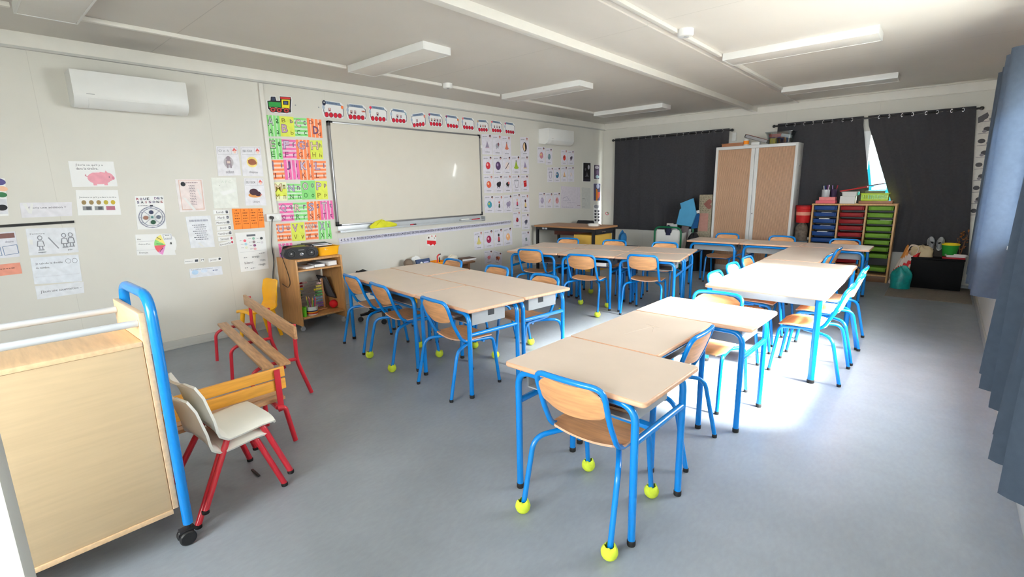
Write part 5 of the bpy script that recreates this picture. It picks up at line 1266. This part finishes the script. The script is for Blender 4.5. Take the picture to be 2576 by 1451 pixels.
S2 = [(1352, 1371, 369, 410, 1, pic('round', (196, 130, 140), (226, 206, 130)), 'picture card with pink and yellow balloons, under the small air conditioner'),
 (1373, 1389, 373, 414, 0, pic('round', (110, 140, 150), (150, 170, 176), s=.9), 'picture card with a grey blue oval, under the small air conditioner'),
 (1411.5, 1427, 377, 415, 0, pic('round', (206, 60, 50), (40, 30, 36), s=.9), 'picture card with a red and black ladybird, under the small air conditioner'),
 (1428.5, 1444, 379, 415, 0, pic('animal', (90, 76, 96), (70, 60, 76), s=.8), 'picture card with a dark purple shape, under the small air conditioner'),
 (1377, 1391.5, 421, 458, 0, pic('cup', (130, 126, 150)), 'picture card with grey legs outline, middle row near the corner'),
 (1393, 1409.5, 421, 458, 0, pic('round', (44, 104, 140), (220, 200, 190)), 'picture card with a dark blue balloon, middle row near the corner'),
 (1411.5, 1427, 419, 457, 0, pic('tri', (232, 180, 130), (150, 150, 120), s=.8), 'picture card with an orange sail, middle row near the corner'),
 (1428.5, 1444, 419, 457, 0, pic('stick', (200, 200, 206), s=.7), 'nearly blank picture card, middle row near the corner'),
 (1355.5, 1371.5, 484, 523, 0, pic('round', (170, 160, 190), (190, 180, 206)), 'picture card with a lilac oval, lower row near the corner'),
 (1373, 1390.5, 485, 523, 0, pic('stick', (196, 110, 110), s=.7), 'picture card with a thin red bottle, lower row near the corner'),
 (1392.5, 1409.5, 484, 523, 0, pic('round', (206, 150, 156), (180, 110, 120)), 'picture card with a pink oval, lower row near the corner')]
for x0, x1, y0, y1, sl, p_, lab in S2: scard(grid_quad(x0, x1, y0, y1, sl, 0), p_, lab)
PALE = ink((214, 206, 216))
sheet('pale_poster', wq((1411, 468), (1459, 471), (1460, 525), (1411, 524)), [('l', (176, 168, 190), [(.08, .55), (.3, .45), (.4, .62)], .01), ('w', (180, 172, 190), .1, .62, .5, .64), ('w', (180, 172, 190), .3, .7, .7, .72), ('w', (150, 120, 130), .84, .83, .99, .86), ('w', (180, 172, 190), .05, .93, .6, .95)], 'large pale lilac poster with faint drawing, lower row near the corner', 'poster', paper=PALE)
sheet('pale_poster', wq((1463, 471), (1485, 473), (1485, 525), (1463, 524)), [('w', (90, 96, 96), .08, .52, .4, .545), ('w', (100, 106, 106), .08, .92, .35, .94)], 'narrow pale grey poster with two dark scribbles beside the large pale one', 'poster', paper=ink((200, 200, 196)))
# pictures in the corner
sheet('dark_picture', wq((1466.5, 408), (1486, 409), (1485.5, 457.5), (1466, 457)), [('r', (24, 22, 26), .03, .02, .97, .98), ('e', (170, 166, 176), .72, .24, .12, .12), ('e', (90, 86, 94), .30, .36, .10, .07), ('p', (100, 98, 106), [(.50, .48), (.62, .66), (.80, .72), (.2, .74), (.42, .66)]), ('r', (44, 40, 52), .03, .84, .97, .98)], 'black picture with pale grey shapes near the far corner', 'picture')
sheet('purple_picture', wq((1493.5, 413.8), (1508, 415), (1507.5, 451.5), (1493, 450.6)), [('r', (88, 74, 96), .04, .02, .96, .98), ('e', (206, 202, 214), .52, .18, .34, .11), ('e', (130, 110, 140), .6, .52, .22, .18), ('p', (40, 32, 44), [(.04, .02), (.14, .02), (.1, .98), (.04, .98)]), ('e', (186, 214, 222), .62, .82, .30, .12)], 'purple and white picture in the bright strip near the corner', 'picture')
sheet('orange_picture', wq((1492.5, 460.6), (1510.5, 461), (1510, 505.4), (1492.5, 505.4)), [('r', (84, 80, 110), .02, .02, .98, .98), ('e', (190, 196, 220), .62, .17, .22, .14), ('p', (226, 136, 30), [(.36, .30), (.52, .34), (.62, .56), (.56, .98), (.36, .98)]), ('p', (206, 90, 70), [(.60, .50), (.9, .50), (.86, .74), (.62, .9)])], 'blue picture with an orange figure under the purple one', 'picture')
sheet('icon_sheet', wq((1493, 514.6), (1510, 516), (1510.5, 560), (1493, 560)), [('e', (150, 150, 156), .4, .10, .36, .10), ('l', (60, 60, 66), [(.72, .02), (.9, .08), (.86, .2)], .01)]+[('p', (56, 54, 62), [(.1+.45*i, .30+.17*j), (.42+.45*i, .29+.17*j), (.38+.45*i, .40+.17*j), (.14+.45*i, .41+.17*j)]) for i in range(2) for j in range(4)], 'white sheet of small black icons lowest in the corner column', 'poster')
Q = [at(a, b, 1, LEN) for a, b in ((1523, 532.5), (1532, 533), (1532, 541.5), (1523, 541))]
sheet('round_sticker', Q, [('o', (200, 70, 90), .5, .5, .48, .48, .35), ('e', (90, 130, 90), .7, .3, .2, .2)], 'tiny round red sticker on the back wall left of the corner curtain', 'sticker', nrm=V((0, -1, 0)), outline=[(.5+.5*math.cos(a), .5+.5*math.sin(a)) for a in [2*PI*k/16 for k in range(16)]])
# strip of dark animal drawings right of the back curtains
Q = [V((5.425, LEN, 2.24)), V((5.60, LEN, 2.24)), V((5.63, LEN, .85)), V((5.50, LEN, .85))]
sheet('drawing_strip', Q, [p_ for j in range(9) for p_ in (('e', (70, 68, 72), .35+.25*(j % 2), .06+.105*j, .22, .020), ('l', (120, 118, 122), [(.1, .10+.105*j), (.95, .095+.105*j)], .006), ('e', (130, 124, 130), .75-.3*(j % 2), .08+.105*j, .13, .012))]+[('p', (84, 82, 86), [(.02, .06), (.5, .02), (.6, .05), (.3, .10), (.05, .11)])], 'tall strip of black animal drawings right of the back curtains', 'poster', nrm=V((0, -1, 0)), paper=ink((206, 200, 194)))

# ------------------------------------------------------------------ number strip and red sticker under the whiteboard
y5, y20 = wl(866.7, 604).y, wl(982, 591).y; dy = (y20-y5)/15
ya, yb = y5-1.7*dy, wl(1284, 562).y; N_ = int((yb-ya)/dy)
q = [V((0, ya, .868)), V((0, yb, .893)), V((0, yb, .825)), V((0, ya, .800))]
W_ = yb-ya; pr = [('l', (150, 150, 190), [(.002, .62), (.998, .62)], .003)]
for n in range(4, N_+4):
    u = (y5+(n-5)*dy-ya)/W_; s = str(n); hw = (.0105 if n < 10 else .0185)/W_
    pr += [('t', (56, 54, 92), s, u-hw, .14, u+hw, .54, .01), ('l', (150, 150, 190), [(u, .62), (u, .80)], .002)]
sheet('number_strip', q, pr, 'long white number strip running along the wall under the whiteboard', 'number strip', paper=ink((218, 216, 228)))
kq = wq((1072, 590), (1097, 590), (1097, 618), (1072, 618))
sheet('animal_sticker', kq, [('e', (236, 232, 228), .28, .30, .26, .24), ('e', (236, 232, 228), .72, .30, .28, .26), ('e', (60, 40, 40), .24, .28, .07, .09), ('p', (214, 70, 60), [(.52, .02), (.62, .16), (.5, .2)]), ('p', (214, 70, 60), [(.9, .02), (.98, .2), (.84, .16)]), ('e', (40, 40, 40), .80, .30, .04, .05), ('p', (212, 36, 44), [(.06, .52), (.94, .56), (.98, .80), (.80, .98), (.66, .84), (.44, .98), (.26, .84), (.08, .86)])],
      'white and red animal sticker on the wall beneath the number strip', 'sticker', outline=[(.0, .3), (.15, .05), (.45, .05), (.55, .0), (.95, 0), (1, .3), (.98, .9), (.75, 1), (.4, 1), (.08, .95)])

# ------------------------------------------------------------------ papers on the near part of the left wall
BK = (52, 54, 66)
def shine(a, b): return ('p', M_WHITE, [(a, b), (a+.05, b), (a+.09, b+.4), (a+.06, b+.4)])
sheet('piggy_bank_poster', wq((171, 405), (285, 406.5), (296, 468.6), (182, 470)), [('t', BK, "J'écris ce qu'il y a", .14, .10, .74, .20), ('t', BK, 'dans la tirelire.', .14, .24, .62, .33),
      ('e', (226, 158, 172), .62, .66, .27, .25), ('e', (226, 158, 172), .82, .62, .12, .17), ('p', (226, 158, 172), [(.74, .50), (.78, .36), (.86, .52)]), ('e', (206, 130, 150), .93, .66, .03, .07), ('e', (70, 60, 80), .84, .62, .012, .02), ('r', (226, 158, 172), .46, .82, .54, .95), ('r', (226, 158, 172), .70, .82, .78, .95), ('l', (206, 130, 150), [(.36, .6), (.31, .56), (.33, .52)], .006), ('l', (240, 220, 226), [(.5, .44), (.64, .43)], .006)],
      'white poster with a pink piggy bank under the large air conditioner', 'poster')
sheet('coin_poster', wq((190, 478), (296, 478), (305, 540), (196, 541.6)), [('t', BK, "J'entoure ce qu'il y a dans la tirelire.", .06, .25, .94, .33)]+[('e', c, .16+.17*k, .49, .055, .09) for k, c in enumerate(((150, 128, 90), (150, 128, 90), (156, 130, 84), (186, 168, 70), (196, 170, 60)))]
      + [('r', c, .12+.27*k, .64, .33+.27*k, .80) for k, c in enumerate(((140, 142, 148), (146, 148, 150), (176, 110, 130)))]+[('r', (90, 92, 98), .20+.27*k, .66, .30+.27*k, .78) for k in range(2)], 'white poster with five coins and banknotes below the piggy bank poster', 'poster')
tc = [(150, 40, 60), (110, 70, 110), (70, 70, 110), (60, 60, 70)]
pr = [('t', tc[k % 4], ch, .04+.12*k, .05, .13+.12*k, .12, .02) for k, ch in enumerate('ROUE')]+[('t', tc[(k+1) % 4], ch, .66+.11*k, .04, .75+.11*k, .11, .02) for k, ch in enumerate('DES')]+[('t', tc[(k+2) % 4], ch, .05+.135*k, .15, .14+.135*k, .22, .02) for k, ch in enumerate('SAISONS')]
pr += [('w', (110, 110, 120), .08, .28, .42, .295), ('o', (120, 124, 150), .52, .64, .46, .325, .05), ('o', (120, 124, 150), .52, .64, .38, .27, .05)]
pr += [('l', (150, 154, 176), [(.52+.1*math.cos(a), .64+.07*math.sin(a)), (.52+.44*math.cos(a), .64+.31*math.sin(a))], .003) for a in [PI/4+k*PI/2 for k in range(4)]]
pr += [('w', (130, 134, 160), .52+.41*math.cos(a)-.05, .635+.295*math.sin(a), .52+.41*math.cos(a)+.05, .648+.295*math.sin(a)) for a in [k*PI/6 for k in range(12)]]
pr += [('e', (70, 76, 104), .50, .49, .08, .06), ('e', (150, 110, 96), .30, .65, .09, .06), ('e', (110, 116, 132), .74, .64, .08, .06), ('e', (50, 90, 70), .54, .79, .09, .065), ('r', (196, 206, 206), .44, .585, .60, .70), ('r', (70, 120, 120), .48, .61, .56, .67), ('r', (70, 72, 80), .48, .27, .58, .31)]
sheet('season_chart', wq((338.6, 493.4), (411, 492), (419, 574.7), (346, 577.5)), pr, 'season wheel sheet titled ROUE DES SAISONS', 'poster')
sheet('poem_sleeve', wq((440, 450.6), (508.7, 450.6), (518, 530.6), (452, 533)), [('r', (222, 190, 180), .10, .02, .96, .95), ('r', (236, 222, 220), .13, .04, .92, .92), ('e', (50, 54, 60), .26, .15, .09, .07), ('w', (150, 130, 136), .3, .10, .8, .12)]+[('w', (150, 136, 146), .45+.02*(k % 2), .18+.05*k, .68, .20+.05*k) for k in range(13)]+[('p', M_WHITE, [(.18, .55), (.28, .58), (.62, .96), (.50, .96)]), ('p', M_WHITE, [(.74, .3), (.80, .3), (.90, .6), (.86, .62)])], 'punched plastic sleeve with a pale pink text page and a dark round picture', 'poster', paper=ink((232, 226, 226)))  # white slivers are gloss painted on the sleeve
sheet('blank_sleeve', wq((530.7, 446.5), (592.8, 446.5), (601, 522), (539, 523.7)), [('t', (206, 214, 204), 'A P C', .38, .10, .78, .18), ('e', (60, 60, 60), .30, .26, .012, .010), ('p', M_WHITE, [(.3, .45), (.9, .38), (.95, .46), (.4, .6)])], 'nearly blank glossy white sleeve with faint letters A P C', 'poster', paper=ink((230, 232, 226)))  # slanting white band paints a sheen on the sleeve
def wcard(q, head, word, picp, label):
    w0 = .30 if len(word) > 5 else .34
    pr = [('l', (190, 190, 196), [(.06, .03), (.96, .03), (.96, .27), (.06, .27), (.06, .03)], .003), ('l', (190, 190, 196), [(.68, .03), (.68, .27)], .003), ('t', (110, 110, 116), head, .10, .11, .56, .19),
          ('p', (214, 96, 96), [(.72, .16), (.82, .05), (.94, .16)]), ('e', (240, 206, 190), .83, .19, .06, .05)]+picp+[('t', (150, 146, 156), word, w0, .82, .98-w0+.05, .92)]
    sheet('word_card', wq(*q), pr, label, 'word card', 'cards with a picture and a word', paper=ink((230, 228, 234)))
wcard(((543, 368), (597, 368), (606.6, 441), (548.7, 442.4)), 'O o ô', 'robot', [('e', (190, 186, 192), .5, .54, .22, .19), ('r', (150, 136, 146), .38, .46, .62, .64), ('r', (226, 206, 196), .43, .50, .57, .58), ('e', (150, 136, 146), .5, .40, .10, .07), ('r', (150, 136, 146), .40, .64, .47, .74), ('r', (150, 136, 146), .55, .64, .62, .74)], 'word card with a grey robot and the word robot')
wcard(((603.8, 368.7), (654.8, 368.7), (663, 443.7), (610.7, 442.4)), 'eau eaux', 'chapeau', [('e', (238, 216, 130), .5, .52, .26, .18), ('e', (164, 104, 76), .5, .52, .20, .11), ('p', (150, 90, 64), [(.30, .46), (.5, .42), (.72, .52), (.7, .60), (.32, .58)])], 'word card with a brown hat on a yellow disc and the word chapeau')
wcard(((613.5, 448), (661.7, 448), (670, 516.8), (617.6, 516.8)), 'au aux', 'taupe', [('e', (216, 150, 90), .48, .62, .32, .09), ('e', (72, 44, 56), .44, .50, .22, .12), ('e', (72, 44, 56), .64, .57, .15, .09), ('e', (220, 150, 150), .80, .60, .04, .03)], 'word card with a dark mole on orange earth and the word taupe')
oc = (120, 60, 24)
sheet('orange_table', wq((583, 525), (660, 523.7), (665.8, 572), (588.6, 577.5)), [('l', (200, 96, 36), [(.27*k, 0), (.26*k+.01, 1)], .003) for k in (1, 2, 3)]+[('w', oc, .06+.26*k, .20+.13*r, .22+.26*k-.03*(r % 2), .235+.13*r) for k in range(4) for r in range(5 if k < 3 else 4)]+[('o', oc, .12+.25*k, .08, .025, .03, .4) for k in range(4)], 'bright orange handwritten table beside the power socket', 'poster', paper=ink((255, 140, 52)))
days = [('Lundi', (536, 528), (574, 527.5), (575.5, 538), (537, 539)), ('Mardi', (540, 542), (576, 540.5), (577, 551.5), (541, 553.5)), ('Mercredi', (542, 555), (578, 553), (579, 563), (543, 566)),
        ('Jeudi', (545, 569), (581, 566.5), (582, 577), (546, 580)), ('Vendredi', (545.7, 583), (583, 579.5), (584, 590), (547, 594)), ('Samedi', (548, 596.5), (586, 593.5), (587, 603.5), (549, 607)), ('Dimanche', (550.5, 612), (587, 603), (589, 612.5), (553, 620))]
for k, (nm, *q) in enumerate(days):
    w_ = len(nm)*.055; wk = k >= 5
    sheet('day_label', wq(*q), [('t', (60, 60, 70), nm, .42-w_/1.2, .28, .42+w_/1.2, .78), ('e' if wk else 'r', (196, 70, 90) if wk else (70, 74, 84), .88 if wk else .80, .5 if wk else .2, .07 if wk else .95, .33 if wk else .82)]+([] if wk else [('r', (200, 204, 210), .85, .42, .90, .60)]), 'small white label reading '+nm, 'label', 'labels for the days of the week')
cm = [((.28, .21), (236, 110, 130)), ((.30, .30), (178, 214, 226)), ((.30, .39), (224, 226, 204)), ((.58, .17), (150, 196, 176)), ((.58, .26), (150, 130, 136)), ((.59, .35), (140, 90, 130)), ((.59, .44), (226, 176, 180)), ((.85, .18), (70, 76, 80)), ((.85, .29), (222, 218, 222))]
pr = [('r', (104, 108, 116), .36, .06, .66, .11)]+[p_ for (u, v), c in cm for p_ in (('e', c, u, v, .05, .033), ('w', (140, 142, 150), u-.17, v-.012, u-.075, v))]
pr += [('t', (130, 132, 140), 'orange', .44, .63, .70, .69), ('w', (130, 132, 140), .16, .635, .28, .655), ('w', (130, 132, 140), .70, .56, .92, .575), ('t', (150, 152, 160), 'blanc', .16, .75, .46, .81), ('t', (130, 132, 140), 'rose', .72, .735, .90, .775), ('t', (130, 132, 140), 'rouge', .64, .845, .88, .905), ('w', (130, 132, 140), .14, .90, .26, .915), ('w', (130, 132, 140), .34, .925, .5, .94), ('l', (190, 190, 196), [(.05, .5), (.95, .49)], .002)]
sheet('colour_sheet', wq((591, 586), (665.6, 581), (676, 675), (606, 684)), pr, 'curling white sheet listing colours, below the orange table', 'poster')
sheet('text_sleeve', wq((466, 545), (529, 542), (540.7, 620.6), (480, 624)), [('w', (170, 172, 186), .12, .11, .86, .17)]+[('w', (70, 76, 92), .20+.06*(k % 3), .27+.065*k, .72+.05*(k % 2), .288+.065*k) for k in range(8)]+[('p', M_WHITE, [(.3, .85), (.4, .83), (.55, .98), (.45, .98)])], 'plastic sleeve with eight lines of handwriting, below the pink page', 'poster', paper=ink((228, 230, 236)))  # white sliver below the lines is a painted reflection
hq = wq((339.7, 590), (434, 587), (442.5, 641), (344.6, 642))
ctr_ = (.76, .52)
def wedge(c, a0, a1): return ('p', c, [ctr_]+[(ctr_[0]-.30*math.cos(a0+(a1-a0)*k/8), ctr_[1]-.50*math.sin(a0+(a1-a0)*k/8)) for k in range(9)])
sheet('day_chart', hq, [('t', BK, 'Hier', .04, .20, .14, .26), ('t', BK, "Aujourd'hui", .06, .43, .36, .51), ('t', BK, 'Demain', .06, .84, .28, .91), ('l', (180, 180, 186), [(.0, .35), (.46, .32)], .002), ('l', (180, 180, 186), [(.0, .76), (.50, .74)], .002), wedge((242, 228, 130), .55, 1.25), wedge((150, 214, 130), -.05, .55), wedge((226, 100, 110), -.75, -.05), wedge((226, 150, 206), -1.2, -.75), ('l', (120, 110, 60), [(.55, .15), (.66, .28)], .005), ('l', (60, 110, 60), [(.52, .46), (.70, .48)], .005), ('l', (120, 50, 70), [(.58, .84), (.68, .66)], .005), ('l', (120, 124, 160), [(.72, .03), (.94, .02), (.95, .26), (.74, .28), (.72, .03)], .002), ('w', BK, .78, .07, .9, .09), ('w', BK, .76, .2, .92, .22), ('e', (50, 50, 54), .91, .45, .02, .05)],
      'day wheel card reading Hier, Aujourd hui and Demain with coloured wedges', 'poster', outline=[(0, 0), (.96, .0), (.97, .12), (1.03, .16), (1.06, .35), (1.06, .55), (1.02, .75), (.985, .80), (1, 1), (0, 1)])
sheet('date_label', wq((463, 652.5), (499, 648.5), (499.5, 660), (464, 664)), [('w', (120, 124, 134), .06, .48, .60, .58), ('r', (80, 86, 96), .74, .3, .96, .8)], 'small white label with a dark square, first of the date row', 'label')
sheet('date_label', wq((504, 650), (513.5, 649), (514, 657.5), (504.5, 658.5)), [('t', (70, 72, 84), '14', .15, .15, .85, .7)], 'tiny white label with the number 14 in the date row', 'label')
sheet('date_label', wq((524, 650), (557, 646), (557.5, 656), (525, 660)), [('t', (90, 94, 104), 'janvier', .12, .3, .62, .8), ('e', (70, 76, 84), .84, .42, .09, .28)], 'small white label reading janvier at the end of the date row', 'label')
sheet('sentence_sheet', wq((476, 676.5), (557, 669), (560.6, 690), (478.5, 699.5)), [('t', (110, 124, 160), "Aujourd'hui, nous sommes", .04, .06, .72, .22), ('e', (186, 214, 240), .16, .42, .10, .26), ('e', (216, 228, 244), .44, .36, .10, .2), ('w', (110, 124, 160), .70, .34, .86, .46)], 'white sentence sheet with pale blue blots below the date row', 'poster', paper=ink((226, 230, 240)))
sheet('addition_label', wq((49, 510), (180.5, 508), (181.6, 543), (55, 547.7)), [('t', BK, "J'écris une addition +", .14, .28, .88, .46), ('p', M_WHITE, [(.05, .06), (.12, .04), (.17, .55), (.2, .04), (.25, .06), (.2, .74), (.14, .72)])], 'glossy label about writing an addition above the black bar', 'label', paper=ink((224, 222, 228)))  # zigzag white patch paints the glare on the label
bq = [wl(-60, 569), wl(186, 554.5), wl(186.5, 560.5), wl(-60, 576)]
sheet('black_bar', bq, [], 'thin black bar fixed across the near end of the left wall', 'bar', paper=M_BLACK, th=.012)
def figs(u, v):
    g = (130, 132, 140); return [('o', g, u, v, .05, .09, .3), ('l', g, [(u-.05, v+.12), (u-.07, v+.32), (u+.07, v+.32), (u+.05, v+.12), (u-.05, v+.12)], .005), ('l', g, [(u-.03, v+.32), (u-.03, v+.44)], .005), ('l', g, [(u+.03, v+.32), (u+.03, v+.44)], .005), ('l', g, [(u-.06, v+.46), (u+.06, v+.46)], .007)]
sheet('parity_poster', wq((64, 574.7), (187.5, 572), (198, 634), (74, 642.6)), [('t', BK, "J'entoure", .06, .18, .36, .24), *figs(.25, .36), ('l', (150, 152, 160), [(.42, .36), (.60, .80)], .008), *figs(.74, .30), *figs(.88, .28), ('t', BK, 'impair', .18, .88, .34, .94), ('t', BK, 'pair', .78, .84, .88, .91), ('p', M_WHITE, [(.04, .4), (.1, .42), (.1, .6), (.05, .6)])], 'poster with outlined children split by a slanting line, impair and pair', 'poster', paper=ink((224, 226, 232)))  # white patch at the left margin is a painted highlight
sheet('double_poster', wq((76, 648.5), (197, 640), (207, 707), (86.7, 715)), [('t', BK, 'Je calcule le double', .08, .20, .64, .29), ('t', BK, 'du nombre.', .08, .36, .36, .43), ('o', (130, 132, 140), .76, .21, .06, .09, .15), ('o', (130, 132, 140), .90, .21, .06, .09, .15), ('l', (206, 206, 216), [(.04, .74), (.96, .70)], .002)], 'poster about calculating the double with two circles', 'poster', paper=ink((226, 230, 238)))
sheet('subtraction_label', wq((88, 720), (210, 708), (212, 736), (94, 753)), [('t', BK, "J'écris une soustraction –", .09, .36, .95, .62)], 'label about writing a subtraction, lowest of the near papers', 'label', paper=ink((228, 230, 236)))
sheet('brown_table', wq((-70, 590), (37.5, 581.7), (50, 645), (-62, 655)), [('r', (128, 92, 88), .0, .05, .97, .24), ('t', (110, 110, 130), 'dizaine', .72, .34, .92, .42), ('l', (120, 140, 170), [(.64, .56), (.98, .52), (.99, .86), (.66, .90), (.64, .56)], .004), ('l', (120, 140, 170), [(.2, .60), (.58, .56), (.6, .9), (.22, .94), (.2, .60)], .004)], 'sheet with a brown heading and empty boxes at the picture edge under the bar', 'poster', paper=ink((222, 222, 230)))
sheet('salmon_label', wq((-55, 671), (50, 660), (56, 687.5), (-50, 700)), [('w', (140, 90, 80), .3, .38, .85, .46)], 'salmon coloured label at the picture edge below the brown headed sheet', 'label', paper=ink((226, 152, 132)))
sheet('collage', wq((-70, 440), (12, 449), (22, 542), (-60, 548)), [('e', (90, 84, 140), .80, .10, .22, .09), ('e', (236, 190, 160), .9, .28, .16, .07), ('e', (60, 120, 80), .86, .44, .16, .07), ('r', (214, 214, 220), .5, .55, .98, .95), ('e', (40, 40, 44), .82, .78, .17, .08)], 'collage of round pictures and a dark cap, cut off at the picture edge', 'poster')
# ------------------------------------------------------------------ camera, daylight
cam = bpy.data.cameras.new('camera'); co = bpy.data.objects.new('camera', cam); COL.objects.link(co)
cam.sensor_fit = 'HORIZONTAL'; cam.sensor_width = 36; cam.lens = FPX*36/2576; cam.clip_start = .05; cam.clip_end = 200
mw = Matrix((R_, U_, -F_)).transposed().to_4x4(); mw.translation = V(CAM); co.matrix_world = mw
SC.camera = co
w = bpy.data.worlds.new('sky'); SC.world = w; w.use_nodes = True
bg = w.node_tree.nodes['Background']; bg.inputs[0].default_value = (.985, .985, .98, 1); bg.inputs[1].default_value = SKY
def portal(name, loc, rot, sx, sy):
    l = bpy.data.lights.new(name, 'AREA'); l.shape = 'RECTANGLE'; l.size = sx; l.size_y = sy; l.cycles.is_portal = True
    o = bpy.data.objects.new(name, l); COL.objects.link(o); o.location = loc; o.rotation_euler = rot
for (a0, a1, z0, z1) in WIN_R: portal('window_daylight', (WID+.13, (a0+a1)/2, (z0+z1)/2), (0, PI/2, 0), z1-z0, a1-a0)
for (a0, a1, z0, z1) in WIN_FILL: portal('window_daylight', ((a0+a1)/2, YF-T_-.01, (z0+z1)/2), (PI/2, 0, 0), a1-a0, z1-z0)  # sky light through the added, unseen front window
for (a0, a1, z0, z1) in WIN_B: portal('window_daylight', ((a0+a1)/2, LEN+.13, (z0+z1)/2), (-PI/2, 0, 0), a1-a0, z1-z0)
sl = bpy.data.lights.new('hazy_sun', 'SUN'); sl.energy = SUN; sl.angle = math.radians(18); sl.color = (1, .96, .9)
so = bpy.data.objects.new('hazy_sun', sl); COL.objects.link(so); so.rotation_euler = V((-1, SUNY, -math.tan(math.radians(39)))).to_track_quat('-Z', 'Y').to_euler()
vs = SC.view_settings; SC.display_settings.display_device = 'sRGB'
vs.view_transform = 'Standard'; vs.look = 'None'; vs.exposure = EXPO; vs.gamma = 1; vs.use_curve_mapping = False
cy = SC.cycles; cy.max_bounces = 10; cy.diffuse_bounces = 6; cy.glossy_bounces = 3; cy.transmission_bounces = 4; cy.transparent_max_bounces = 8
cy.caustics_reflective = False; cy.caustics_refractive = False; cy.sample_clamp_indirect = 6; cy.use_denoising = True
